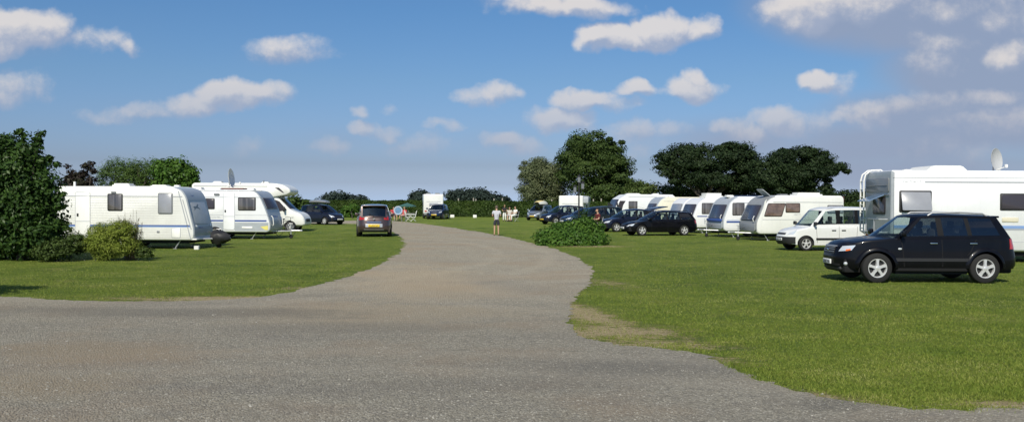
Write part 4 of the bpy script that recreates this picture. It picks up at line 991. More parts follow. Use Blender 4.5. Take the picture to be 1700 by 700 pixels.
for i in range(120):
    px = r.gauss(218, 12); p0 = W(px * .4 + 218 * .6, 427, 29.2) - c0; p1 = W(px, r.uniform(358, 400) if r.random() < .8 else r.uniform(345, 370) , 29.2 + r.uniform(-.5, .5)) - c0; p0.z = 0
    m.tube([p0, p0.lerp(p1, .6) + Vector((r.uniform(-.05, .05), 0, .05)), p1], [.006, .005, .003], 4)
    for k in range(9):
        q = p0.lerp(p1, r.uniform(.45, 1)); s_ = r.uniform(.012, .03); a = r.uniform(0, 6.28); e1 = Vector((math.cos(a), math.sin(a), r.uniform(-.4, .8))) * s_; e2 = Vector((-math.sin(a), math.cos(a), r.uniform(-.5, .5))) * s_ * .5
        m.add([q - e2, q + e1 * 2, q + e2, q - e1 * .4], [(0, 1, 2, 3)])
m.build('stem', leafmat('dry_stem', [(.09, .065, .04), (.14, .11, .07), (.12, .13, .06)], .8, .2, 3), root, 0)
tree('low_plant', 'small green leafy plant right of the yellow-green broom bush', 'plant', 'low plants in the left bed', G(243, 427), [LB(243, 419, d, 11, 10, 8), LB(232, 421, d, 8, 8, 7)], 1500, .03, ML_LOW, 44, .01, .1, limbs=2)
for i, (px, py, s_) in enumerate([(218, 427, .10), (108, 425, .09), (10, 430, .10), (208, 428, .06)]):
    m = MB(); m.ball((0, 0, s_ * .35), (s_ * 1.3, s_, s_ * .7), nu=9, nv=6); o = m.build('rock', pbr('pale_stone', (.5, .49, .46), .85, var=.3, vscale=9, bump=.5)); o.location = G(px, py); o.rotation_euler[2] = i
    tag(o, ['pale stone at the foot of the dry stems', 'grey stone below the straggling plants by the dark shrub', 'grey stone at the left edge under the dark shrub', 'small pale stone left of the larger one by the dry stems'][i], 'rock', 'stones edging the left bed')
d = 36 + 7
tree('shrub', 'purple-brown leaved bush showing above the nearest left caravan', 'shrub', 'shrubs behind the left caravans', G(132, 402), [LB(130, 306, d, 26, 24, 12), LB(150, 284, d, 8, 8, 17), LB(115, 288, d, 8, 8, 12), LB(134, 290, d, 10, 10, 10), LB(130, 330, d, 28, 24, 30), LB(138, 278, d, 5, 5, 12)], 7000, .07, ML_PUR, 45, .07, .3, limbs=5, fork=.3)
d = 62
tree('tamarisk', 'feathery mid-green tamarisk behind the nearest left caravan', 'shrub', 'shrubs behind the left caravans', G(218, 382), [LB(192, 290, d, 24, 24, 26), LB(222, 292, d, 26, 24, 24), LB(250, 290, d, 24, 22, 24), LB(225, 320, d, 56, 30, 34), LB(272, 300, d, 16, 16, 24), LB(182, 300, d, 14, 14, 22)], 22000, .12, ML_TAM, 46, .12, .5, .16, up=.9, limbs=6, fork=.2)
d = 60
tree('shrub', 'bright green leafy bush right of the feathery tamarisk', 'shrub', 'shrubs behind the left caravans', G(290, 383), [LB(290, 292, d, 26, 24, 26), LB(310, 290, d, 12, 14, 16), LB(272, 284, d, 14, 14, 18), LB(290, 325, d, 30, 26, 28), LB(318, 300, d, 9, 9, 22)], 17000, .10, ML_BRT, 47, .1, .4, .55, limbs=5, fork=.25)
d = 80
tree('bush', 'dark bush showing between the left motorhome and the car with a roof box', 'bush', None, G(488, 369), [LB(488, 340, d, 11, 14, 15), LB(505, 345, d, 12, 12, 10), LB(480, 350, d, 12, 12, 18)], 5000, .12, ML_HED, 48, .06, .5, limbs=3)
d = 105
tree('bush', 'light green bush growing against the hedge left of the brown car', 'bush', None, G(585, 362.5), [LB(582, 351, d, 12, 12, 10), LB(588, 346, d, 5, 5, 6)], 2500, .12, ML_BRT, 49, .05, .4, limbs=2)
# centre planting island
d = 42.5
tree('shrub', 'spreading bright green shrub on its own island at the edge of the gravel drive', 'shrub', None, G(950, 403), [LB(915, 395, 41.5, 22, 34, 16), LB(945, 388, 42.5, 28, 34, 18), LB(978, 385, 42.5, 20, 28, 20), LB(992, 397, 41.5, 15, 24, 14), LB(960, 399, 40.8, 36, 30, 12), LB(930, 402, 40.5, 36, 26, 9), LB(972, 372, 43, 10, 12, 10), LB(900, 403, 40.6, 9, 14, 8)], 26000, .065, ML_BRT, 50, .04, .28, .6, limbs=5, fork=.15)
tree('shrub', 'taller thin dark shrub growing behind the centre shrub in front of the parked cars', 'shrub', None, G(968, 399), [LB(966, 372, 46, 12, 12, 12), LB(972, 358, 46, 8, 8, 10), LB(982, 372, 46, 8, 8, 8)], 1800, .045, ML_SHR, 51, .03, .25, limbs=3)
# off the left edge of the photo: the shrub whose shadow falls across the lawn
c0 = Vector((-12.5, 16.6, 0))
tree('shrub', 'shrub standing just outside the left edge, throwing its shadow on the lawn', 'shrub', None, c0, [(c0.x, c0.y, 1.5, 1.3, 1.3, 1.4), (c0.x + .4, c0.y, 2.6, .9, .9, .8)], 9000, .06, ML_SHR, 52, .06, .3)

# ------------------------------------------------------------------ caravans and motorhomes, left
GL_ = 'caravans and motorhomes on the left pitches'
def px_on(root_px, ppm, px): return (px - root_px) / ppm

# 1 nearest caravan on the left: heading right
L = 5.75; ppm = 41.
poly = [(-2.85, .36), (2.68, .36), (2.79, .52), (2.79, .80), (2.47, 2.12), (2.28, 2.40), (1.85, 2.54), (-2.72, 2.52), (-2.86, 2.36)]
c1 = caravan('cream-white caravan with thin blue stripe and grey front panel, partly behind the dark shrub', poly, [.06, .12, .2, .3, .3, .3, .5, .12, .12], 2.25, GL_, mats=(M_CW, M_CWG))
yn = (413 - HZ(208)); dep = 2 * FPX / yn
place(c1, (0, -1.125), ((208 - 850) / FPX * dep, dep), 0)
Y1 = 1.125
for (x, z, w, h, g) in ((-.41, 1.88, .62, .70, M_WINC), (1.62, 1.84, .60, .86, M_WING)):
    van_window(c1, side_M(x, Y1, z, -1), w, h, g, M_BLK if g is M_WINC else M_CDG)
d_ = van_door(c1, side_M(-1.72, Y1, 1.37, -1), .62, 1.86, M_CW)
stripe(c1, -2.8, 2.62, .93, .975, Y1, -1, M_BLUE); stripe(c1, -2.8, 2.62, .885, .93, Y1, -1, M_BLUEL, proud=.003)
stripe(c1, -2.8, 2.3, 2.115, 2.14, Y1, -1, M_GRYS, 'awning_rail', .012)
for z in np.arange(1.05, 2.1, .085): stripe(c1, -2.78, 2.2, z, z + .008, Y1, -1, M_GRYS if False else M_CW, 'cladding_rib', .007) if False else None
m = MB()
for z in np.arange(1.06, 2.08, .10): m.box((-.2, -(Y1 + .002), z), (5.1 - z * .15, .008, .012))
for z in np.arange(.5, .86, .10): m.box((-.1, -(Y1 + .002), z), (5.3, .008, .012))
m.build('cladding', M_CW, c1, 0)
m = MB(); m.add([(2.12, -Y1 - .004, 2.35), (2.16, -Y1 - .004, 2.35), (2.66, -Y1 - .004, .42), (2.62, -Y1 - .004, .42)], [(0, 1, 2, 3)]); m.add([(2.3, -Y1 - .006, 2.0), (2.335, -Y1 - .006, 2.0), (2.68, -Y1 - .006, .8), (2.645, -Y1 - .006, .8)], [(0, 1, 2, 3)]); m.build('corner_trim', M_GRYS, c1, 0)
m = MB(); m.rrect(side_M(2.05, Y1, .66, -1), .36, .40, .03, .008); bx = m.build('service_hatch', M_GRYS, c1); m = MB(); m.rrect(side_M(2.05, Y1 + .006, .66, -1), .33, .37, .03, .006); m.build('hatch_lid', M_CW, bx)
m = MB(); m.rrect(side_M(1.33, Y1, .70, -1), .11, .08, .02, .02); m.build('gas_vent', M_CDG, c1)
m = MB(); m.rrect(side_M(-.47, Y1, 2.28, -1), .20, .07, .03, .03); m.build('awning_lamp', M_CDG, c1)
hatch(c1, -.55, 0, 2.54, .75, .6, .10); hatch(c1, .95, .1, 2.54, .7, .5, .05); hatch(c1, 1.6, .2, 2.53, .25, .25, .06)
m = MB(); m.tube([(-2.45, -.3, 2.5), (-2.45, -.3, 2.72)], .05, 8); m.build('flue', M_PVC, c1)
Mf, lf = front_face((2.79, .80), (2.47, 2.12))
m = MB(); m.rrect(Mf @ Matrix.Translation((0, -.02, .0)), 1.75, .95, .12, .012); fp = m.build('front_panel', M_CWG, c1)
# dark leaping animal emblem
em = [(-.24, .02), (-.15, .06), (-.02, .05), (.08, .10), (.13, .19), (.155, .13), (.21, .12), (.16, .08), (.13, .02), (.22, -.03), (.27, -.10), (.19, -.05), (.08, -.035), (-.04, -.03), (-.12, -.08), (-.23, -.13), (-.15, -.05), (-.18, .0)]
m = MB(); k_ = len(em); m.add([(x, y, .0) for x, y in em] + [(x, y, .006) for x, y in em], [list(range(k_))[::-1], list(range(k_, 2 * k_))] + [[i, (i + 1) % k_, k_ + (i + 1) % k_, k_ + i] for i in range(k_)], 0, Mf @ Matrix.Translation((-.35, .22, .013)) @ Matrix.Diagonal((1.5, 1.0, 1, 1)).to_4x4()); m.build('emblem', M_CDG, fp, 0)
lettering(c1, Mf @ Matrix.Translation((-.45, .72, .012)), .42, .05, M_BLUE, 3, 6)
lettering(c1, Mf @ Matrix.Translation((-.35, -.62, .012)), .50, .07, M_BLUE, 4, 6)
for s in (-1, 1):
    m = MB(); m.rrect(Mf @ Matrix.Translation((s * .82, -.55, .0)), .12, .09, .03, .03); m.build('marker_lamp', M_LAMP, c1)
m = MB(); m.box((2.5, 0, .40), (.75, 2.2, .07), bev=.02); m.build('front_skirt', M_CW, c1)
drawbar(c1, 2.75, .42, 1.05, M_BLK); steadies(c1, -2.3, 2.2, 2.25); van_wheels(c1, [-.15], 2.25); rear_lights(c1, -2.86, 2.25)
m = MB(); m.rrect(Matrix.Translation((1.0, -.95, 0)), .2, .16, .04, .14); o = m.build('wheel_chock', M_PVC); o.location = c1.location + Vector((1.9, -.2, 0)); tag(o, 'small white block lying under the front of the nearest left caravan', 'chock')

# 2 second caravan
ppm2 = 32.5; dep = FPX / ppm2
poly = [(-2.95, .36), (2.80, .36), (2.95, .5), (2.95, .85), (2.75, 1.45), (2.42, 2.20), (2.2, 2.44), (1.8, 2.53), (-2.8, 2.50), (-2.95, 2.34)]
c2 = caravan('white caravan with dark blue stripe, grey skirt and a satellite dish on its roof', poly, [.06, .1, .12, .2, .3, .3, .3, .4, .12, .12], 2.25, GL_, mats=(M_CW2, M_CWG))
place(c2, (0, -1.125), ((354 - 850) / ppm2, dep), -2)
fx = lambda px: (px - 354) / ppm2
Y2 = 1.125
van_window(c2, side_M(fx(345.5), Y2, 1.80, -1), .68, .56, M_WIN); van_window(c2, side_M(fx(410.5), Y2, 1.80, -1), .92, .68, M_WINC)
van_door(c2, side_M(fx(380.5), Y2, 1.43, -1), .60, 1.92, M_CW2)
stripe(c2, -2.9, 2.75, .90, .98, Y2, -1, M_BLUE); stripe(c2, -2.9, fx(371), .42, .85, Y2, -1, M_CWG, 'skirt_panel', .002); stripe(c2, fx(390), 2.85, .42, .85, Y2, -1, M_CWG, 'skirt_panel', .002)
stripe(c2, -2.9, 2.85, 1.22, 1.235, Y2, -1, M_GRYS, 'seam', .005); stripe(c2, -2.9, 2.5, 2.13, 2.15, Y2, -1, M_GRYS, 'awning_rail', .012)
m = MB(); m.rrect(side_M(fx(411), Y2 + .003, .60, -1), .55, .10, .03, .012); m.build('vent', M_PVC, c2)
m = MB(); m.add([(fx(433), -Y2 - .008, .64), (fx(446), -Y2 - .008, .70), (fx(446), -Y2 - .008, .48), (fx(441), -Y2 - .008, .48)], [(0, 1, 2, 3)]); m.build('yellow_marking', pbr('pale_yellow', (.75, .68, .2), .4), c2, 0)
m = MB(); m.rrect(side_M(fx(360), Y2, 2.28, -1), .28, .10, .04, .05); m.build('awning_lamp', M_CDG, c2)
lettering(c2, side_M(fx(358), Y2, 1.12, -1), .55, .08, M_GRYS, 8, 7)
m = MB()
for i in range(8):
    m.rrect(side_M(-2 + i * .6, Y2 - .03, 2.47, -1), .59, .05, .01, .035)
m.build('awning_roll', M_GRYS, c2)
Mf, lf = front_face((2.75, 1.45), (2.42, 2.20)); van_window(c2, Mf, 1.85, .66, M_WIN, M_CDG, name='front_window')
Mf, lf = front_face((2.95, .85), (2.75, 1.45)); lettering(c2, Mf, .9, .08, M_BLUE, 9, 7)
for s in (-1, 1):
    m = MB(); m.tube([(2.9, s * .8, .6), (3.02, s * .8, .75), (2.98, s * .8, 1.1), (2.9, s * .8, 1.2)], .025, 8); m.build('grab_handle', M_PVC, c2)
drawbar(c2, 2.85, .42, 1.35); steadies(c2, -2.4, 2.2, 2.25); van_wheels(c2, [fx(357)], 2.25, .30); rear_lights(c2, -2.95, 2.25)
hatch(c2, -1.2, 0, 2.52); hatch(c2, 1.6, 0, 2.53, .4, .4, .06)
m = MB(); m.box((fx(380), -.2, 2.58), (1.15, .9, .07), bev=.02); m.build('roof_mat', pbr('dark_red_cover', (.12, .035, .03), .7), c2)
dish(c2, fx(371), -.3, 2.70, -2, .47, 8, face=M_PVC)
hatch(c2, fx(344), .2, 2.52, .6, .6, .06)
# bicycle on the drawbar
def bicycle(label, loc, yaw, colour):
    r = thing('bicycle', label, 'bicycle', None, loc, yaw); r.rotation_euler[0] = R(4)
    for x in (-.52, .52):
        m = MB(); m.lathe([(.33, -.015), (.345, 0), (.33, .015), (.315, 0), (.33, -.015)], 28, 0, Matrix.Translation((x, 0, .345))); w = m.build('wheel', M_RUB, r)
        m = MB()
        for k in range(14):
            a = 2 * PI * k / 14; m.tube([(x, 0, .345), (x + .32 * math.cos(a), 0, .345 + .32 * math.sin(a))], .003, 3)
        m.lathe([(0, -.04), (.02, -.04), (.02, .04), (0, .04)], 8, 0, Matrix.Translation((x, 0, .345))); m.build('spokes', M_CHR, w)
    m = MB(); bb = (-.08, 0, .30); st = (-.22, 0, .82); hd = (.36, 0, .86); hb = (.40, 0, .70)
    for a, b_ in ((bb, st), (bb, hb), (st, hd), (hd, hb), (bb, (-.52, 0, .345)), (st, (-.52, 0, .345)), (hb, (.52, 0, .345))): m.tube([a, b_], .018, 6)
    m.build('frame', colour, r)
    m = MB(); m.ball((-.25, 0, .93), (.14, .07, .04)); m.tube([st, (-.24, 0, .92)], .014, 6); m.build('saddle', M_BLK, r)
    m = MB(); m.tube([hd, (.34, 0, 1.02)], .014, 6); m.tube([(.20, .28, 1.03), (.33, .2, 1.04), (.34, 0, 1.02), (.33, -.2, 1.04), (.20, -.28, 1.03)], .013, 6); m.build('handlebar', M_BLK, r)
    m = MB(); m.lathe([(0, .03), (.09, .03), (.09, .04), (0, .04)], 16, 0, Matrix.Translation(bb)); m.tube([(bb[0], .06, bb[2]), (bb[0] + .12, .07, bb[2] - .12)], .01, 5); m.tube([(bb[0], -.06, bb[2]), (bb[0] - .12, -.07, bb[2] + .12)], .01, 5); m.build('crank', M_BLK, r)
    return r
p = G(474, 391); bicycle('dark bicycle leaning at the front of the white caravan with the roof dish', p, 62, pbr('bike_paint', (.03, .03, .035), .3))

# 3 coachbuilt motorhome behind
def motorhome_cab(root, x0, Wd, mat, base=.36, side=-1, hz=1.18):
    pl = fillet([(x0 - .15, base), (x0 + 2.12, base), (x0 + 2.25, .45), (x0 + 2.22, .82), (x0 + 2.0, 1.12), (x0 + 1.35, 1.36), (x0 + .55, 2.15), (x0 + .2, 2.35), (x0 - .15, 2.35)], [.02, .06, .12, .22, .3, .2, .2, .1, .02])
    shell('cab', root, pl, Wd, [mat, mat], None, .10)
    Mf, l = front_face((x0 + 1.32, 1.38), (x0 + .58, 2.12)); m = MB(); m.rrect(Mf, Wd - .25, l - .06, .08, .01); m.build('windshield', M_GLD if False else M_WIN, root)
    for s in (-1, 1):
        m = MB(); y = s * (Wd / 2 + .003)
        q = [(x0 + .05, 1.32), (x0 + .62, 1.28), (x0 + 1.10, 1.38), (x0 + .62, 1.92), (x0 + .35, 2.02), (x0 + .05, 2.02)]
        m.add([(x, y, z) for x, z in q] + [(x, y + s * .008, z) for x, z in q], [list(range(6)), list(range(6, 12))] + [[i, (i + 1) % 6, 6 + (i + 1) % 6, 6 + i] for i in range(6)]); m.build('door_window', M_WIN, root)
        m = MB(); m.box((x0 + .95, s * (Wd / 2 + .16), 1.42), (.12, .18, .32), bev=.03); m.tube([(x0 + .9, s * Wd / 2, 1.3), (x0 + .93, s * (Wd / 2 + .12), 1.35)], .02, 6); m.build('mirror', M_BLK, root)
        m = MB(); m.box((x0 + .0, s * (Wd / 2 + .004), 1.0), (.014, .008, 1.2)); m.box((x0 + .62, s * (Wd / 2 + .004), .82), (1.2, .008, .012)); m.build('door_seam', M_CDG, root)
        m = MB(); m.rrect(MX((x0 + 2.05, s * (Wd / 2 - .22), .90), (0, 1, 0), (-.35, 0, .93), (.93, 0, .35)), .30, .22, .06, .05); m.build('headlight', M_LAMP, root)
    m = MB(); m.rrect(MX((x0 + 2.20, 0, .70), (0, 1, 0), (0, 0, 1), (1, 0, 0)), 1.1, .22, .05, .04); m.build('grille', M_BLK, root)
    van_wheels(root, [x0 + 1.30], Wd, .33, M_ALU, spokes=8)
ppm3 = 26.; dep = FPX / ppm3; f3 = lambda px: (px - 410) / ppm3
mh = thing('motorhome', 'white coachbuilt motorhome with an overcab bed, behind the caravan with the roof dish', 'motorhome', GL_)
place(mh, (0, -1.12), ((410 - 850) / ppm3, dep), 0)
pl = fillet([(-3.55, .4), (1.45, .4), (1.45, 2.12), (1.7, 2.18), (2.55, 2.34), (2.78, 2.48), (2.72, 2.72), (2.3, 2.98), (1.7, 3.08), (-3.4, 3.08), (-3.55, 2.95)], [.06, .04, .02, .3, .15, .14, .25, .3, .4, .12, .12])
shell('body', mh, pl, 2.24, [M_CW, M_CW], None, .07)
motorhome_cab(mh, 1.42, 2.0, M_CW)
van_window(mh, side_M(f3(343), 1.12, 2.1, -1), .9, .5, M_WIN); van_window(mh, side_M(.4, 1.12, 1.9, -1), .9, .55, M_WINC)
m = MB(); m.add([(f3(456), -1.128, 2.80), (f3(469), -1.128, 2.48), (f3(472), -1.128, 2.46), (f3(463), -1.128, 2.80)], [(0, 1, 2, 3)]); m.build('overcab_window', M_WIN, mh, 0)
stripe(mh, -3.4, 1.3, 2.86, 2.9, 1.12, -1, M_GRYS, 'awning_rail', .02); stripe(mh, -3.4, 1.4, .95, 1.03, 1.12, -1, M_BLUE)
hatch(mh, -2.2, 0, 3.09, .6, .5, .09); hatch(mh, .9, 0, 3.09, .5, .5, .07); m = MB(); m.tube([(.95, -.7, 3.05), (.95, -.7, 3.26)], .035, 8); m.build('flue', M_CDG, mh)
van_wheels(mh, [-1.9], 2.2, .33, M_ALU); rear_lights(mh, -3.56, 2.24)

# ------------------------------------------------------------------ large motorhome, right
big = thing('motorhome', 'large white motorhome with rear ladder and roof dish, behind the black off-road car', 'motorhome', 'caravans and motorhomes on the right pitches')
ppb = 49.; dep = FPX / ppb; Lb = 7.4; fb = lambda px: (px - 1480) / ppb - Lb / 2
place(big, (-Lb / 2, -1.15), ((1480 - 850) / ppb, dep), 0)
h_ = Lb / 2
pl = fillet([(-h_, .38), (h_ - .1, .38), (h_, .5), (h_, 1.3), (h_ - .7, 2.4), (h_ - 1.3, 3.08), (h_ - 2, 3.12), (-h_ + .02, 3.12), (-h_ - .0, 3.0)], [.08, .1, .2, .4, .4, .3, .3, .16, .10])
shell('body', big, pl, 2.3, [M_CW2, M_CWG], (lambda x, z, nx, nz: 1 if nx < -.8 else 0), .08)  # rear end of the white body greyed: its shade is put into the colour
m = MB(); m.box((0, 0, .3), (Lb * .9, 1.9, .16)); m.build('chassis', M_DRK, big)
van_window(big, side_M(fb(1519.5), 1.15, (435.5 - 334.5) / ppb, -1), 1.10, .74, M_WING, M_BLK, .05, .05, opened=R(14))
w2 = van_window(big, side_M(fb(1684), 1.15, (435.5 - 334.5) / ppb, -1), .98, .58, M_WIN, M_BLK, .05, .04)
m = MB(); m.rrect(side_M(fb(1672), 1.175, (435.5 - 337) / ppb, -1), .12, .30, .03, .006); m.rrect(side_M(fb(1690), 1.175, (435.5 - 341) / ppb, -1), .30, .10, .03, .006); m.build('curtain', M_WING, w2)
stripe(big, fb(1535), h_ - 1.4, 2.70, 2.745, 1.15, -1, M_GRYS); stripe(big, fb(1482), h_ - 1.2, 2.86, 2.875, 1.15, -1, M_GRYS, 'seam', .006)
lettering(big, side_M(fb(1514), 1.15, 2.735, -1), .62, .055, M_GRYS, 12, 9)
stripe(big, fb(1484), h_ - .1, 1.16, 1.26, 1.15, -1, M_BLUEL, proud=.008); stripe(big, fb(1484), h_ - .1, 1.10, 1.16, 1.15, -1, M_GRYS); stripe(big, fb(1484), h_ - .1, .70, .71, 1.15, -1, M_GRYS, 'seam')
m = MB(); m.rrect(side_M(fb(1677), 1.15, 1.46, -1), .56, .16, .03, .02); m.build('vent', M_BEI, big)
m = MB(); m.rrect(side_M(fb(1600), 1.15, .9, -1), .6, .4, .04, .012); m.build('service_hatch', M_CW2, big)
# raised roof hatch with sloping ends
m = MB(); x0, x1, x2, x3 = fb(1546), fb(1557), fb(1608), fb(1617)
m.add([(x, y, z) for y in (-.75, .75) for x, z in ((x0, 3.1), (x1 - .05, 3.27), (x1 + .1, 3.30), (x2 - .1, 3.30), (x2, 3.27), (x3, 3.1))], [(0, 1, 2, 3, 4, 5), (11, 10, 9, 8, 7, 6)] + [(i, i + 6, i + 7, i + 1) for i in range(5)])
m.build('roof_hatch', M_PVC, big, 30)
hatch(big, fb(1532), .1, 3.12, .3, .3, .05)
dish(big, fb(1676), -.1, 3.10, -60, .38, 6)
# bar awning rail line and rear face
Mr = lambda y, z: MX((-h_, y, z), (0, -1, 0), (0, 0, 1), (-1, 0, 0))
van_window(big, Mr(-.15, 1.92), 1.05, .62, M_WIN, M_BLK, .05, .05, 'rear_window')
m = MB(); m.rrect(Mr(0, 1.92) @ Matrix.Translation((0, .36, .03)) @ Matrix.Rotation(R(-68), 4, 'X') @ Matrix.Translation((.15, -.30, 0)), 1.0, .6, .04, .02); m.build('open_window_flap', pbr('blue_acrylic', (.16, .24, .36), .12), big)
m = MB(); m.rrect(Mr(0, 2.62), 1.9, .5, .08, .03); m.rrect(Mr(0, 2.62) @ Matrix.Translation((0, 0, .03)), 1.7, .03, .01, .02); m.build('rear_panel', M_CDG, big)
stripe_r = MB(); stripe_r.box((-h_ - .01, 0, 2.28), (.02, 2.0, .04)); stripe_r.build('rear_seam', M_CDG, big)
for yy in (.72, 1.02):
    m = MB(); m.tube([(-h_ - .03, yy, .9), (-h_ - .20, yy, 1.0), (-h_ - .20, yy, 2.80), (-h_ - .14, yy, 3.02), (-h_ + .06, yy, 3.17), (-h_ + .40, yy, 3.19), (-h_ + .52, yy, 3.10)], .028, 8); m.build('ladder_rail', M_PVC, big)
m = MB()
for z in np.arange(1.1, 2.9, .28): m.tube([(-h_ - .20, .72, z), (-h_ - .20, 1.02, z)], .018, 6)
m.tube([(-h_ + .25, .72, 3.185), (-h_ + .25, 1.02, 3.185)], .018, 6); m.build('ladder_rung', M_PVC, big)
m = MB()
for z in (1.0, 1.45): m.tube([(-h_ - .03, -.9, z), (-h_ - .32, -.9, z), (-h_ - .32, .6, z), (-h_ - .03, .6, z)], .022, 6)
for y in (-.5, .2): m.tube([(-h_ - .05, y, 1.0), (-h_ - .33, y, .98)], .022, 6); m.tube([(-h_ - .32, y, 1.0), (-h_ - .32, y, 1.45)], .022, 6)
m.build('bicycle_rack', M_GALV, big)
rear_lights(big, -h_ - .0, 2.3, .85); van_wheels(big, [-1.7, 2.3], 2.3, .34, M_ALU)
m = MB(); m.box((-h_ - .03, 0, .52), (.16, 2.2, .26), bev=.05); m.build('bumper', M_CWG, big)

# ------------------------------------------------------------------ the row of caravans, right
GR_ = 'caravans and motorhomes on the right pitches'
def row_van(label, px, d, L, H, psi, mats=(M_CW, M_CWG), front_low=True, rounded=0., windows=(), stripes=(), hatches=(), base=.36, fwin=(1.0, .62), W_=2.2, fcol=M_WIN, extra=None, rake=.42):
    h = L / 2
    poly = [(-h, base), (h - .18, base), (h - .02, .52), (h, .95), (h - rake * .9, 1.92), (h - rake * 1.5, H - .16), (h - rake * 2.2, H), (-h + .12, H), (-h, H - .14)]
    c = caravan(label, poly, [.05, .12, .15, .25, .3, .25, .4, .1, .1], W_, GR_, s=1, mats=mats)
    p = W(px, 380, d); place(c, (h - .1, W_ / 2), (p.x, p.y), 180 + psi)
    Mf, lf = front_face((h, .95), (h - rake * .9, 1.92)); van_window(c, Mf @ Matrix.Translation((0, .02, 0)), W_ - .42, lf * .86, fcol, M_BLK, .03, .1, 'front_window')
    if front_low: 
        m = MB(); m.rrect(MX((h - .02, 0, .70), (0, 1, 0), (-.03, 0, 1), (1, 0, .03)), W_ - .25, .42, .08, .035); m.build('gas_locker_lid', mats[1], c)
    for (x, z, w, hh, g, sk) in windows:
        M = side_M(h - x, W_ / 2, z, 1); m = MB(); m.rrect(M, w, hh, .06, .018, 0, 4, sk); f = m.build('window', M_BLK, c); m = MB(); m.rrect(M @ Matrix.Translation((0, 0, .019)), w - .07, hh - .07, .05, .012, 0, 4, sk); m.build('pane', g, f)
    for (z0, z1, mt) in stripes: stripe(c, -h + .05, h - .22 - max(0, z0 - .9) * .45, z0, z1, W_ / 2, 1, mt)
    stripe(c, -h + .1, h - rake * 1.9, H - .36, H - .34, W_ / 2, 1, M_GRYS, 'awning_rail', .012)
    for (x, y, lx, ly, hh, mt) in hatches: hatch(c, h - x, y, H, lx, ly, hh, mt)
    drawbar(c, h - .12, .42, 1.1); steadies(c, -h + .5, h - .5, W_); van_wheels(c, [-.1], W_, .31, M_PVC); rear_lights(c, -h, W_)
    for s in (-1, 1):
        m = MB(); m.tube([(h + .02, s * .85, 1.0), (h + .06, s * .85, 1.15), (h - .02, s * .85, 1.3)], .02, 6); m.build('grab_handle', M_PVC, c)
    return c
cA = row_van('off-white caravan with pink-brown side windows and a propped-open roof hatch, beside the white van', 1258, 46.3, 4.95, 2.38, 9, (M_CW, pbr('nose_grey', (.27, .28, .29), .45, 0, .1, var=.08)), windows=((1.05, 1.62, 1.0, .70, M_WINB, .22), (2.05, 1.73, .82, .50, M_WINB, 0), (4.45, 1.66, .9, .45, M_WING, 0)), stripes=((1.10, 1.125, M_GRYS),), hatches=((3.2, .3, 1.45, .9, .14, M_PVC), (1.9, .2, .5, .5, .06, M_CDG)), rake=.5, W_=2.2, fcol=M_WIN)
m = MB(); m.rrect(Matrix.Translation((2.475 - 1.0, .1, 2.40)) @ Matrix.Rotation(R(-38), 4, 'Y') @ Matrix.Translation((0, 0, 0)), .95, .8, .1, .03); m.build('open_hatch_lid', M_CWG, cA)
m = MB(); 
for y in (-.2, .4): m.tube([(1.35, y, 2.36), (1.65, y, 2.6)], .015, 5)
m.build('hatch_stay', M_GALV, cA)
lettering(cA, side_M(2.475 - 2.3, 1.1, 1.38, 1), .4, .07, M_GRYS, 22, 6)
m = MB(); m.box((-2.485, 0, 2.2), (.03, 2.1, .3)); m.build('rear_trim', pbr('maroon_trim', (.10, .03, .035), .5), cA)
m = MB(); m.add([(2.00, 1.106, 2.05), (1.88, 1.106, 2.20), (2.24, 1.106, .5), (2.32, 1.106, .5)], [(0, 1, 2, 3)]); m.build('corner_trim', M_PVC, cA, 0)
cB = row_van('white caravan with a blue-grey nose, just left of the one with pink-brown windows', 1203, 50.5, 4.9, 2.34, 12, (M_CW2, M_CWG), windows=((.95, 1.62, .75, .72, M_WINC, 0), (2.6, 1.62, .9, .6, M_WINC, 0)), stripes=((.84, .94, M_BLUE), (.98, 1.0, M_BLUEL)), hatches=((2.0, 0, 1.4, 1.2, .05, pbr('solar_panel', (.03, .05, .10), .15)), (.9, 0, .45, .45, .07, M_PVC)))
m = MB(); m.rrect(MX((2.46, 0, .98), (0, 1, 0), (-.1, 0, 1), (1, 0, .1)), 1.95, .16, .04, .05); m.build('nose_stripe', M_BLUE, cB)
cC = row_van('white caravan with a blue stripe and a bulky white roof unit', 1153, 57, 4.9, 2.28, 13, (M_CW2, M_CW2), windows=((1.1, 1.60, 1.0, .72, M_WINC, 0),), stripes=((1.06, 1.13, M_BLUE),), hatches=((1.75, .1, 1.25, 1.0, .30, M_PVC),))
lettering(cC, side_M(2.45 - 1.3, 1.1, .78, 1), 1.1, .36, M_GRYS, 31, 5, 'patterned_panel')
cG = row_van('white caravan with a small dark side window near its front, behind the black estate car', 1130, 64, 4.9, 2.30, 13, (M_CW2, M_CW2), windows=((.75, 1.60, .42, .66, M_WIN, .18),), stripes=((1.0, 1.03, M_GRYS),), hatches=((2.6, 0, .7, .6, .10, M_CDG),), fcol=M_WING)
cF = row_van('cream caravan with grey front window, behind the open tailgate of the dark hatchback', 1086, 72, 5.4, 2.42, 12, (M_CRM, M_CWG), windows=((2.35, 1.65, .75, .62, M_WING, 0),), stripes=((.9, .93, M_GRYS),), hatches=((2.0, 0, .5, .5, .08, M_PVC),), rake=.5)
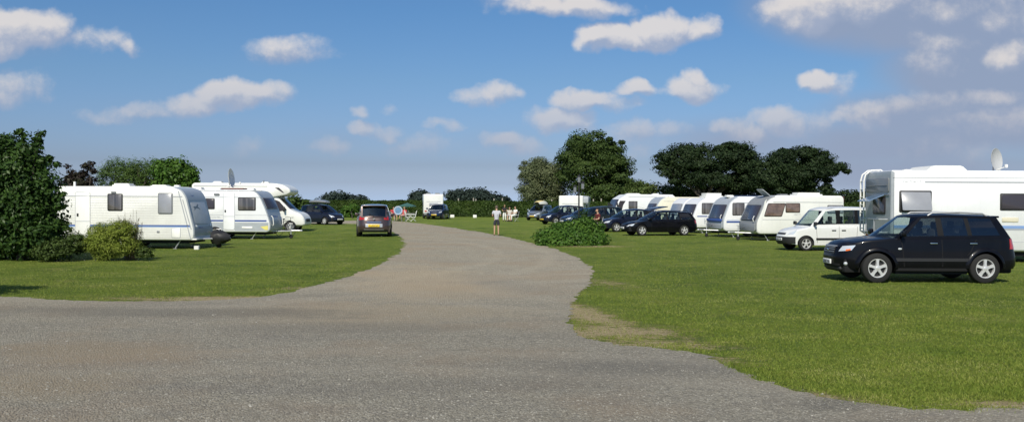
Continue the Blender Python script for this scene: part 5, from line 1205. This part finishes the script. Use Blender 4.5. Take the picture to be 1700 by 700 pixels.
# E: low-profile motorhome at the far end of the row
cE = thing('motorhome', 'white low-profile motorhome at the far left end of the right-hand row', 'motorhome', GR_)
p = W(1022, 380, 80); h = 3.0; HE = 2.68
pl = fillet([(-h, .36), (h - .1, .36), (h, .5), (h, 1.0), (h - .35, 1.35), (h - .75, 2.25), (h - 1.2, 2.5), (h - 1.5, HE), (-h + .1, HE), (-h, HE - .12)], [.05, .1, .12, .3, .2, .3, .3, .2, .1, .1])
shell('body', cE, pl, 2.2, [M_CW2, M_CW2], None, .07); place(cE, (h - .4, 1.1), (p.x, p.y), 192)
Mf, lf = front_face((h - .35, 1.35), (h - .75, 2.25)); m = MB(); m.rrect(Mf, 2.0, lf * .95, .12, .02); m.build('windshield', M_WIN, cE)
m = MB(); y = 1.105; q = [(h - .45, 1.25), (h - .80, 2.1), (h - 1.35, 2.1), (h - 1.1, 1.7), (h - 1.0, 1.25)]; m.add([(x, y, z) for x, z in q] + [(x, y + .01, z) for x, z in q], [list(range(5)), list(range(5, 10))] + [[i, (i + 1) % 5, 5 + (i + 1) % 5, 5 + i] for i in range(5)]); m.build('cab_window', M_WIN, cE)
van_window(cE, side_M(h - 2.05, 1.1, 1.72, 1), .85, .70, M_WINC, M_BLK); van_window(cE, side_M(h - 4.3, 1.1, 1.72, 1), .8, .5, M_WINC, M_BLK)
stripe(cE, -h + .1, h - 1.6, 2.45, 2.47, 1.1, 1, M_GRYS, 'awning_rail', .02); hatch(cE, .6, 0, HE, 1.3, .8, .08); hatch(cE, -1.6, 0, HE, .6, .6, .08)
van_wheels(cE, [h - 1.0, -1.7], 2.2, .32, M_ALU); rear_lights(cE, -h, 2.2)
for s in (-1, 1):
    m = MB(); m.rrect(MX((h - .02, s * .8, .85), (0, 1, 0), (0, 0, 1), (1, 0, 0)), .3, .2, .06, .05); m.build('headlight', M_LAMP, cE)
    m = MB(); m.box((h - .5, s * 1.28, 1.75), (.1, .16, .34), bev=.03); m.tube([(h - .5, s * 1.08, 1.9), (h - .5, s * 1.25, 1.9)], .02, 5); m.build('mirror', M_BLK, cE)
m = MB(); m.rrect(MX((h - .01, 0, .7), (0, 1, 0), (0, 0, 1), (1, 0, 0)), 1.0, .2, .05, .03); m.build('grille', M_BLK, cE)

# vans seen end-on at the far side of the field
def end_van(label, px0, px1, ytop, d, yaw, L=5.5, mat=M_CW):
    Wd = (px1 - px0) / FPX * d; p = W((px0 + px1) / 2, 360, d); H = EYE + (HZ(px0) - ytop) / FPX * d
    r = thing('motorhome', label, 'motorhome', 'vans at the far end of the field', (0, 0, 0)); h = L / 2
    place(r, (-h, 0), (p.x, p.y), yaw)
    pl = fillet([(-h, .5), (h, .5), (h, H), (-h, H)], [.06, .1, .3, .14]); shell('body', r, pl, Wd, [mat, mat], None, .08)
    m = MB(); m.rrect(MX((-h, 0, H * .70), (0, -1, 0), (0, 0, 1), (-1, 0, 0)), Wd * .72, .05, .02, .02); m.rrect(MX((-h, 0, H * .42), (0, -1, 0), (0, 0, 1), (-1, 0, 0)), Wd * .8, .04, .01, .02); m.build('seam', M_GRYS, r)
    m = MB(); m.box((-h - .05, 0, .55), (.16, Wd * .98, .28), bev=.04); m.build('bumper', M_CDG, r)
    van_window(r, MX((-h, 0, H * .57), (0, -1, 0), (0, 0, 1), (-1, 0, 0)), Wd * .45, .42, M_WING, M_CWG, name='rear_window')
    m = MB(); m.box((0, 0, .4), (L * .9, Wd * .8, .3)); m.build('chassis', M_DRK, r); van_wheels(r, [-h + 1.3, h - 1.0], Wd, .34, M_ALU); rear_lights(r, -h, Wd, .85)
    for s in (-1, 1): van_window(r, side_M(.2, Wd / 2, H * .58, s), .9, .5, M_WINC)
    return r, H, Wd, h
rv, H, Wd, h = end_van('boxy white camper van seen end-on behind the small dark blue car', 703.5, 736, 322, 99, 97, 6)
for y in (-.45, .55): hatch(rv, -h + .9, y, H, .5, .55, .12, M_CDG)
rv2, H, Wd, h = end_van('boxy white camper van behind the parked dark cars, grey case on its right side', 927.5, 968, 324.5, 86, 79, 6)
m = MB(); m.box((-h + 1.2, -Wd / 2 - .25, H * .84), (2.2, .5, .6), bev=.06); m.build('awning_case', M_CWG, rv2)

# ------------------------------------------------------------------ cars
P_BLACK = pbr('paint_black', (.004, .004, .006), .32, 0, .30, .12, var=.15, dirt=.012)
P_NAVY = pbr('paint_navy', (.008, .011, .028), .28, .2, .5, .3, dirt=.03)
P_BLUE = pbr('paint_blue', (.012, .026, .075), .28, .2, .6, .3, dirt=.03)
P_BRN = pbr('paint_brown', (.085, .055, .05), .28, .45, 1.0, dirt=.05)
P_SILV = pbr('paint_silverblue', (.24, .28, .34), .3, .5, .8, dirt=.05)
P_WHT = pbr('paint_white', (.74, .75, .74), .3, 0, .6, dirt=.08)
P_DGRN = pbr('paint_dark_green', (.012, .018, .016), .3, .2, .5, .3)
# black off-road estate
SUV = dict(L=4.58, W=1.88, H=1.75, wr=.375, ax=(1.38, -1.33), gap=.06, sill=.30, Wt=1.30, nf=3.6, nr=5.5, bow=.30, bowr=.12, rimr=.64,
    top=((-2.29, 1.14), (-1.9, 1.16), (.6, 1.12), (.95, 1.12), (1.5, 1.07), (1.95, 1.00), (2.29, .90)),
    nose=((.25, -.14), (.42, .0), (.62, .02), (.80, -.02), (1.0, -.10), (1.15, -.2)), tail=((.25, -.12), (.45, .0), (.62, .0), (.9, -.05), (1.15, -.10)),
    roof=((-2.1, 1.66), (-1.5, 1.715), (-.4, 1.745), (.1, 1.72), (.35, 1.66)), sx=(-.22, -1.05),
    cols=[(.90, .24), (.76, .12), (-.15, -.15), (-.31, -.29), (-.92, -.86), (-1.03, -.97), (-1.78, -1.52), (-2.06, -1.72)], glr=M_GLD)
suv, bd = car('black off-road car with silver alloy wheels, parked broadside on the lawn', 'car', P_BLACK, SUV)
place(suv, (1.38, .94), G(1459, 470), 180.5)
hl = ((bd.thy(.50), .77), (bd.thx(1.98), .81), (bd.thx(1.90), .94), (bd.thy(.56), .91))
lamps(suv, bd, hl, ((bd.thx(-2.02), .86), (bd.thy(.62, False), .86), (bd.thy(.66, False), 1.12), (bd.thx(-2.08), 1.12)), [(.36, .70, .90, M_BLK, 'grille'), (.55, .36, .46, M_DRK, 'lower_grille')], None)
bd.patch('grille_surround', M_GALV, suv, [(bd.thy(-.38), .895), (bd.thy(.38), .895), (bd.thy(.38), .915), (bd.thy(-.38), .915)], .02, 10, 1)
for z in (.76, .82, .87): bd.patch('grille_bar', M_CDG, suv, [(bd.thy(-.34), z - .008), (bd.thy(.34), z - .008), (bd.thy(.34), z + .008), (bd.thy(-.34), z + .008)], .02, 10, 1)
number_plate(suv, MX((2.31, 0, .50), (0, 1, 0), (0, 0, 1), (1, 0, 0)), .52, .12, M_PLW)
m = MB(); m.ball((2.30, 0, .80), (.02, .07, .035), nu=10, nv=6); m.build('badge', M_CHR, suv)
for s in (1, -1):
    m = MB(); q = bd.pos(bd.thy(s * .66), .47); m.ball(q, (.05, .06, .05), nu=10, nv=6); m.build('fog_lamp', M_LAMP, suv)
    q = ((bd.thx(2.10, s), .785), (bd.thx(2.0, s), .81), (bd.thx(2.0, s), .85), (bd.thx(2.10, s), .83)); bd.patch('indicator', M_ORG, suv, q, .012)
    for a in bd.ax: arch_flare(suv, bd, a, bd.ra, .09, P_BLACK, s, .045)
    m = MB(); y = .60; m.tube([(.0, s * y, 1.69), (-.12, s * y, 1.76), (-.8, s * y, 1.775), (-1.4, s * y, 1.745), (-1.52, s * y, 1.67)], .020, 8); m.build('roof_rail', M_GALV, suv)
    plan_strip(suv, bd, 'side_moulding', M_BLK, .95, -.88, .55, .63, s, .02); plan_strip(suv, bd, 'sill_strip', M_DRK, .92, -.86, .31, .38, s, .012)
    m = MB(); q = bd.pos(bd.thx(.83, s), .86, .01); m.ball(q, (.05, .012, .025), nu=8, nv=6); m.build('side_indicator', M_LAMP, suv)
handles(suv, bd, (-.02, -1.02), 1.0, M_CHR)
doorlines(suv, bd, [((.78, 1.08), (.72, .42), .014), ((-.23, 1.10), (-.24, .42), .014), ((-1.10, 1.10), (-.95, .80), .014), ((-.95, .80), (-.86, .70), .014)], 1)
m = MB(); m.box((-1.74, 0, 1.665), (.22, 1.16, .05), 0, None, .02); m.build('rear_spoiler', P_BLACK, suv)
m = MB(); m.box((2.16, 0, .34), (.10, 1.1, .10), bev=.04); m.build('skid_plate', M_BLK, suv)
# white van-like car
KG = dict(L=4.02, W=1.67, H=1.82, wr=.30, ax=(1.22, -1.38), gap=.05, sill=.24, Wt=1.34, nf=3.4, nr=7, bow=.20, bowr=.03, rimr=.68, spokes=5, mirror=M_BLK,
    top=((-2.01, 1.04), (.7, 1.03), (1.0, 1.0), (1.5, .90), (1.8, .82), (2.01, .72)), nose=((.2, -.08), (.42, .02), (.60, .01), (.75, -.08), (1.0, -.2)), tail=((.2, -.05), (.45, 0), (1.1, -.02)),
    waist=((.2, .97), (.5, 1.0), (.85, 1.0), (1.1, .97)),
    roof=((-2.0, 1.80), (-1.0, 1.83), (.1, 1.81), (.35, 1.74)), sx=(.0, -.9), cols=[(1.0, .36), (.86, .26), (-.13, -.10), (-.32, -.30), (-.98, -.97), (-1.12, -1.11), (-1.72, -1.70), (-1.99, -1.95)])
kg, bd = car('small white high-roofed van with black bumpers, between the caravans and the black off-road car', 'van', P_WHT, dict(KG, name='parked_van'))
place(kg, (1.22, .835), G(1340, 416.5), 189)
lamps(kg, bd, ((bd.thy(.42), .66), (bd.thx(1.74), .68), (bd.thx(1.62), .86), (bd.thy(.52), .76)), ((bd.thx(-1.93), .85), (bd.thy(.70, False), .85), (bd.thy(.70, False), 1.02), (bd.thx(-1.93), 1.02)), [(.36, .67, .74, M_BLK, 'grille'), ], (.26, .42, .53, True), M_PLW)
q = [(bd.thx(1.64, -1), .30), (bd.thx(1.64, 1), .30), (bd.thx(1.64, 1), .58), (bd.thx(1.64, -1), .58)]; bd.patch('bumper', M_BLK, kg, q, .03, 40)
for s in (1, -1):
    plan_strip(kg, bd, 'side_moulding', M_BLK, .80, -.92, .46, .54, s, .02)
handles(kg, bd, (.02, -.42), .86, M_BLK)
doorlines(kg, bd, [((.80, .98), (.74, .34), .012), ((-.22, 1.02), (-.22, .34), .012), ((-1.05, 1.02), (-1.02, .60), .012)], 1)
# black estate
EST = dict(L=4.70, W=1.78, H=1.47, wr=.315, ax=(1.45, -1.30), gap=.05, sill=.20, Wt=1.16, nf=3.2, nr=4.5, bow=.25, bowr=.16,
    top=((-2.35, .92), (.8, .90), (1.15, .88), (1.7, .80), (2.1, .70), (2.35, .60)), nose=((.2, -.12), (.40, .02), (.55, .0), (.7, -.12), (.9, -.25)), tail=((.2, -.12), (.42, 0), (.6, 0), (.95, -.08)),
    roof=((-2.2, 1.32), (-1.6, 1.42), (-.5, 1.475), (.0, 1.45), (.25, 1.40)), sx=(-.2, -1.1),
    cols=[(1.12, .22), (.95, .12), (-.15, -.16), (-.26, -.27), (-1.02, -.98), (-1.14, -1.08), (-1.95, -1.62), (-2.22, -1.85)])
def generic(label, paint, S, front_px, yaw, corner=(None, 1), yellow=False, glr=None, group=None, sc=1., roofrail=False, plate=True):
    S = dict(S)
    if glr: S['glr'] = glr
    r, b = car(label, 'car', paint, S, group or 'cars parked among the caravans')
    place(r, (S['ax'][0] if corner[0] is None else corner[0], corner[1] * S['W'] / 2), front_px, yaw)
    zt = interp(S['top'], S['L'] / 2 - .25)
    lamps(r, b, ((b.thy(.42), zt - .16), (b.thx(S['L'] / 2 - .36), zt - .11), (b.thx(S['L'] / 2 - .45), zt + .02), (b.thy(.50), zt - .05)), ((b.thx(-S['L'] / 2 + .24), .72), (b.thy(.6, False), .72), (b.thy(.62, False), .92), (b.thx(-S['L'] / 2 + .28), .92)),
          [(.34, zt - .16, zt - .06, M_BLK, 'grille'), (.5, .27, .36, M_DRK, 'lower_grille')], (.26, .40, .51, True) if plate else None, M_PLY if yellow else M_PLW)
    handles(r, b, ((S['cols'][1][0] + S['cols'][2][0]) / 2 - .35, (S['cols'][3][0] + S['cols'][4][0]) / 2 - .3), interp(S['top'], 0) - .12, paint)
    doorlines(r, b, [((S['cols'][1][0] - .05, interp(S['top'], 0) - .03), (S['cols'][1][0] - .1, .32), .012), ((S['cols'][2][0] - .05, interp(S['top'], 0) - .03), (S['cols'][2][0] - .05, .32), .012)], corner[1])
    if roofrail:
        for s in (1, -1):
            m = MB(); y = S['Wt'] / 2 - .05; z = S['roof'][2][1]; m.tube([(.0, s * y, z - .03), (-.1, s * y, z + .03), (-1.6, s * y, z - .01), (-1.7, s * y, z - .07)], .018, 6); m.build('roof_rail', M_BLK, r)
    return r, b
est, b = generic('long black estate car parked broadside in front of the row of caravans', P_BLACK, EST, G(1067, 391.3), 196, roofrail=True)
HAT = dict(EST, L=4.45, ax=(1.36, -1.28), H=1.52, roof=((-2.0, 1.38), (-1.5, 1.46), (-.5, 1.53), (.0, 1.50), (.25, 1.44)), top=((-2.22, .97), (.8, .95), (1.15, .92), (1.65, .83), (2.0, .74), (2.22, .64)),
    cols=[(1.10, .24), (.94, .14), (-.15, -.14), (-.26, -.25), (-.98, -.94), (-1.10, -1.05), (-1.65, -1.4), (-2.0, -1.6)])
ht, b = generic('dark navy hatchback with its tailgate raised, parked behind the long black estate car', P_NAVY, HAT, G(1024.5, 385), 201, yellow=False)
m = MB(); M = Matrix.Translation((-1.6, 0, 1.47)) @ Matrix.Rotation(R(10), 4, 'Y'); m.box((-.55, 0, .03), (1.1, 1.25, .05), 0, M, .02); m.box((-1.1, 0, -.08), (.3, 1.2, .05), 0, M @ Matrix.Rotation(R(-22), 4, 'Y'), .02); m.build('tailgate', P_NAVY, ht)
m = MB(); 
for s in (-1, 1): m.tube([(-1.75, s * .56, 1.1), (-2.0, s * .56, 1.45)], .012, 5)
m.build('gas_strut', M_BLK, ht)
MPV = dict(HAT, L=4.50, W=1.82, H=1.66, roof=((-2.1, 1.56), (-1.5, 1.62), (-.5, 1.67), (.15, 1.62), (.4, 1.55)), top=((-2.25, 1.0), (.8, .98), (1.2, .96), (1.7, .87), (2.0, .79), (2.25, .68)), Wt=1.22, wr=.32,
    cols=[(1.22, .34), (1.04, .22), (-.15, -.14), (-.26, -.25), (-1.0, -.97), (-1.12, -1.08), (-1.85, -1.6), (-2.1, -1.8)])
dk, b = generic('dark car half hidden behind the centre shrub, between the navy people carrier and the hatchback', P_DGRN, MPV, W(980, 370, 66).to_2d(), 212)
nv, b = generic('navy blue people carrier left of the centre shrub, seen from its front left', P_NAVY, MPV, G(923.5, 372.5), 213, yellow=True)
sm, b = generic('dark blue low car nosing out behind the centre shrub', P_BLUE, HAT, W(958, 372, 70).to_2d(), 208)
sv, b = generic('silver-blue people carrier with a yellow and white load on its roof, seen from the front', P_SILV, dict(MPV), W(898, 364, 93).to_2d(), 246, corner=(2.0, 1), yellow=True)
m = MB(); rows = []
for i in range(9):
    a = i / 8; x = 1.0 - 2.4 * a; s_ = math.sin(PI * (.12 + .76 * a)) ** .6; rows.append([(x, .62 * s_ * math.cos(PI * k / 10), 1.70 + .42 * s_ * math.sin(PI * k / 10)) for k in range(11)])
m.grid(rows, mif=lambda i, j: 0 if 3 <= j <= 6 else 1); rl = m.build('roof_load', [pbr('yellow_canvas', (.62, .50, .22), .7), pbr('pale_canvas', (.6, .6, .55), .7)], None, 50); tag(rl, 'rounded yellow and white load strapped on the silver-blue people carrier', 'roof load'); rl.location = sv.location; rl.rotation_euler = sv.rotation_euler
# dark car with roof box, left
lf_, b = generic('dark navy car with a grey roof box, nose to the right, beyond the left motorhome', P_NAVY, MPV, G(538, 373), -38, corner=(None, -1), roofrail=False)
rb = MB(); rows = []
for i in range(11):
    a = i / 10; x = .75 - 2.1 * a; w_ = .42 * (math.sin(PI * (.08 + .84 * a)) ** .35); hh = .24 * (math.sin(PI * (.06 + .8 * a)) ** .5); rows.append([(x, w_ * math.copysign(abs(math.cos(2 * PI * k / 16)) ** .6, math.cos(2 * PI * k / 16)), 1.80 + hh * .5 + hh * .55 * math.copysign(abs(math.sin(2 * PI * k / 16)) ** .7, math.sin(2 * PI * k / 16))) for k in range(16)])
rb.grid(rows, closed=True); rb.add(rows[0], [list(range(16))]); rb.add(rows[-1], [list(range(16))])
for x in (.35, -.85): rb.box((x, 0, 1.745), (.06, 1.15, .05), 1)
rbo = rb.build('roof_box', [pbr('grey_box', (.22, .23, .25), .35, 0, .5), M_BLK]); tag(rbo, 'long grey roof box on the dark navy car at the left', 'roof box'); rbo.location = lf_.location; rbo.rotation_euler = lf_.rotation_euler
# small blue car facing the camera
bl, b = generic('small dark blue car facing the camera in front of the boxy white camper van', P_BLUE, dict(HAT, L=4.1, W=1.75, ax=(1.28, -1.22)), (W(721, 363, 96).x, 96), 263, corner=(2.05, 0), yellow=True)
bl.scale = (1.1, 1.1, 1.1)
# brown people carrier seen from behind
BRN = dict(MPV, L=4.3, W=1.83, H=1.64, ax=(1.32, -1.36), bowr=.10, tail=((.2, -.08), (.42, .02), (.6, .02), (.78, -.02), (1.05, -.10)), nr=4.6,
    top=((-2.15, 1.03), (.8, 1.0), (1.2, .96), (1.6, .88), (1.9, .8), (2.15, .7)), cols=[(1.15, .34), (1.0, .22), (-.15, -.14), (-.26, -.25), (-.95, -.92), (-1.05, -1.0), (-1.66, -1.5), (-2.02, -1.78)], Wt=1.30)
br, bd = car('brown people carrier seen from behind at the edge of the gravel drive', 'car', P_BRN, BRN)
br.scale = (1.10, 1.10, 1.07); p = G(621, 393); place(br, (-2.15, 0), (p.x, p.y + .0), 98)
tl = ((bd.thx(-1.92), .86), (bd.thy(.50, False), .90), (bd.thy(.52, False), 1.03), (bd.thx(-1.95), 1.06)); lamps(br, bd, ((bd.thy(.42), .66), (bd.thx(1.8), .70), (bd.thx(1.7), .84), (bd.thy(.5), .80)), tl, None, None)
th = lambda y: bd.thy(y, False)
bd.patch('tailgate_trim', M_CHR, br, [(th(.36), .745), (th(-.36), .745), (th(-.36), .775), (th(.36), .775)], .02, 8, 1)
bd.patch('plate_recess', M_GALV, br, [(th(.42), .50), (th(-.42), .50), (th(-.42), .68), (th(.42), .68)], .006, 8, 2)
number_plate(br, MX((-2.18, 0, .585), (0, -1, 0), (0, 0, 1), (-1, 0, 0)), .56, .13, M_PLY)
m = MB(); m.rrect(MX((-2.185, 0, .90), (.707, -.0, .0), (0, 0, 1), (-1, 0, 0)), .12, .12, .03, .02)
m.v = []; m.f = []; m.mi = []; m.add([(-2.19, 0, .86), (-2.19, -.05, .93), (-2.19, 0, 1.0), (-2.19, .05, .93), (-2.16, 0, .86), (-2.16, -.05, .93), (-2.16, 0, 1.0), (-2.16, .05, .93)], [(0, 1, 2, 3), (0, 4, 5, 1), (1, 5, 6, 2), (2, 6, 7, 3), (3, 7, 4, 0)]); m.build('badge', M_CHR, br)
bd.patch('bumper_insert', M_BLK, br, [(bd.thx(-1.85), .28), (bd.thx(-1.85, -1) , .28), (bd.thx(-1.85, -1), .40), (bd.thx(-1.85), .40)], .012, 4, 1) if False else None
bd.patch('bumper_insert', M_BLK, br, [(th(.72), .27), (th(-.72) + 2 * PI * 0, .27), (th(-.72), .36), (th(.72), .36)], .012, 12, 2)
bd.patch('bumper_chrome', M_GALV, br, [(th(.5), .37), (th(-.5), .37), (th(-.5), .395), (th(.5), .395)], .018, 10, 1)
m = MB(); m.box((-1.86, 0, 1.60), (.22, 1.2, .05), bev=.02); m.build('rear_spoiler', P_BRN, br)
m = MB(); m.tube([(-2.13, 0, 1.07), (-2.06, .28, 1.20)], .012, 5); m.build('rear_wiper', M_BLK, br)

# ------------------------------------------------------------------ people and their things
HAIR_G = pbr('grey_brown_hair', (.10, .075, .055), .8); HAIR_D = pbr('dark_hair', (.03, .022, .018), .8); HAIR_F = pbr('fair_hair', (.30, .22, .12), .8)
C_GREY = pbr('pale_grey_cotton', (.50, .51, .55), .9, var=.06); C_SH = pbr('charcoal_cotton', (.03, .034, .045), .9); C_RED = pbr('red_cotton', (.50, .05, .06), .9); C_PNK = pbr('pink_cotton', (.65, .35, .36), .9)
C_WH = pbr('white_cotton', (.75, .75, .72), .9); C_BL = pbr('blue_cotton', (.12, .28, .5), .9); C_BK = pbr('black_cotton', (.02, .02, .024), .9); C_DKR = pbr('dark_red_cotton', (.10, .015, .015), .9)
g = G(824.5, 391); person('man in pale grey T-shirt and dark shorts, standing alone with his back turned', g, 93, STAND, C_GREY, C_SH, HAIR_G, None, 1.03, shoe=pbr('tan_sandal', (.25, .18, .11), .8))
GP = 'people sitting at the far hedge'
d = 88
def at(px, dd=d): p = W(px, 360, dd); return (p.x, p.y, 0)
s_ = 1.12
person('person in red sitting just left of the round blue and white screen', at(653.5), -60, SIT, C_RED, C_SH, HAIR_D, GP, s_)
person('person in pink and red sitting just right of the round blue and white screen', at(671), 235, SIT, C_RED, C_PNK, HAIR_F, GP, s_)
camp_chair('camping chair under the person in red left of the blue screen', at(653.5), -60, C_BK, 'camping chairs'); camp_chair('camping chair under the person in pink and red', at(671), 235, C_BK, 'camping chairs')
r = thing('play_tent', 'small round blue and white pop-up screen beside the people at the end of the drive', 'screen', None, at(661, 86.5), 0)
m = MB(); m.lathe([(0, -.03), (.30, -.02), (.30, .0), (0, .01)], 24, 0, Matrix.Translation((0, 0, 1.05))); m.build('disc', pbr('sky_blue_cloth', (.13, .26, .42), .7, var=.3, vscale=3), r)
m = MB(); m.lathe([(.30, -.04), (.42, -.05), (.44, -.03), (.42, .0), (.30, -.0)], 24, 0, Matrix.Translation((0, 0, 1.05))); m.build('rim', pbr('pale_blue_cloth', (.36, .44, .55), .8), r)
m = MB(); m.tube([(-.28, .0, .74), (-.4, .3, 0)], .015, 6); m.tube([(.28, .0, .74), (.4, .3, 0)], .015, 6); m.tube([(-.28, -.02, .74), (-.35, -.15, 0)], .015, 6); m.tube([(.28, -.02, .74), (.35, -.15, 0)], .015, 6); m.build('stand', M_GALV, r)
def camp_table(label, loc, yaw, w=1.0, dp=.65, h=.72, top=M_PVC):
    r = thing('camping_table', label, 'table', 'camping tables', loc, yaw); m = MB(); m.box((0, 0, h), (w, dp, .035), bev=.01); m.build('table_top', top, r)
    for sx in (-1, 1):
        for sy in (-1, 1):
            m = MB(); m.tube([(sx * (w / 2 - .08), sy * (dp / 2 - .06), h - .02), (sx * (w / 2 - .02), sy * (dp / 2 - .02), 0)], .016, 6); m.build('leg', M_GALV, r)
    return r
camp_table('white camping table beside the people near the round blue screen', at(681, 88), 5, .9)
camp_chair('white camping chair at the right of the white table near the round blue screen', at(686, 87), 190, M_PVC, 'camping chairs', M_PVC)
camp_chair('white camping chair left of the white table near the round blue screen', at(677, 87.3), 20, C_WH, 'camping chairs', M_PVC)
# green garden parasol standing by the hedge
r = thing('parasol', 'wide flat green parasol in front of the far hedge', 'parasol', None, at(676, 100)); m = MB()
n = 8; rows = [[(0, 0, 1.76)] * n, [(1.0 * math.cos(2 * PI * k / n), 1.0 * math.sin(2 * PI * k / n), 1.44) for k in range(n)], [(1.0 * math.cos(2 * PI * k / n), 1.0 * math.sin(2 * PI * k / n), 1.32) for k in range(n)]]
m.grid(rows, closed=True); m.build('canopy', pbr('green_canvas', (.035, .11, .10), .85), r, 0); m = MB(); m.tube([(0, 0, 0), (0, 0, 1.8)], .02, 8); m.build('pole', M_CDG, r); m = MB(); m.lathe([(0, 0), (.28, 0), (.28, .08), (0, .1)], 16, 0, Matrix.Rotation(R(90), 4, 'X')); m.build('base', M_CDG, r)
# people near the middle of the hedge
d = 92
person('person in a black top standing left of the white-clad pair by the far hedge', at(837.5), -80, STAND, C_BK, C_WH, HAIR_F, GP, .98, True)
person('person in pale clothes sitting in the middle of the group by the far hedge', at(846), -95, SIT, pbr('beige_cotton', (.5, .47, .42), .9), C_GREY, HAIR_D, GP, 1.15)
person('person in white sitting at the right of the group by the far hedge', at(855), 215, SIT, C_WH, C_WH, HAIR_D, GP, 1.2, True)
camp_chair('camping chair under the person in pale clothes', at(846), -95, C_GREY, 'camping chairs'); camp_chair('camping chair under the person in white', at(855), 215, C_BK, 'camping chairs')
camp_table('grey camping table in front of the seated pair by the far hedge', at(849.5, 90.6), 0, .8, .5, .6, C_GREY)
# person in red behind the centre shrub
person('person in dark red bending behind the centre shrub by the parked cars', at(991, 57), 200, SIT, C_DKR, C_BK, HAIR_D, None, 1.25)
camp_chair('camping chair under the person in dark red behind the centre shrub', at(991, 57), 200, C_BK, 'camping chairs')
for i, (px, py, w_) in enumerate([(751, 360.5, .5), (788.5, 360, .45)]):
    m = MB(); m.box((0, 0, .16), (w_, .35, .32), bev=.05); m.box((0, 0, .34), (w_ * .9, .3, .05), bev=.02); o = m.build('cool_box', M_PVC); p = W(px, py, 106); o.location = (p.x, p.y, 0); tag(o, ['small white box on the grass just right of the boxy camper van', 'small white box on the grass midway between the camper van and the standing man'][i], 'box', 'white boxes by the far hedge')
# lantern post
r = thing('lamp_post', 'dark lamp post with grey glass lanterns rising above the parked dark cars', 'lamp post', None, at(961, 62))
m = MB(); m.tube([(0, 0, 0), (0, 0, .6), (0, 0, 3.35)], [.09, .06, .05], 10); m.lathe([(0, 0), (.16, 0), (.12, .3), (.07, .4)], 12, 0, Matrix.Rotation(R(90), 4, 'X')); m.build('pole', M_BLK, r)
GLN = pbr('lantern_glass', (.16, .17, .18), .25, 0, .6)
for x, z in ((-.28, 2.85), (.26, 3.1), (0, 3.55)):
    m = MB(); m.tube([(0, 0, z - .32), (x * .6, 0, z - .42), (x, 0, z - .22)], .025, 6); m.rrect(rect_M_top(x, 0, z + .18), .26, .26, .04, .05); m.rrect(rect_M_top(x, 0, z + .23), .14, .14, .04, .08); m.rrect(rect_M_top(x, 0, z - .24), .12, .12, .03, .04); l = m.build('lantern', M_BLK, r)
    m = MB(); m.rrect(rect_M_top(x, 0, z - .2), .19, .19, .03, .38); m.build('lantern_glass', GLN, l)
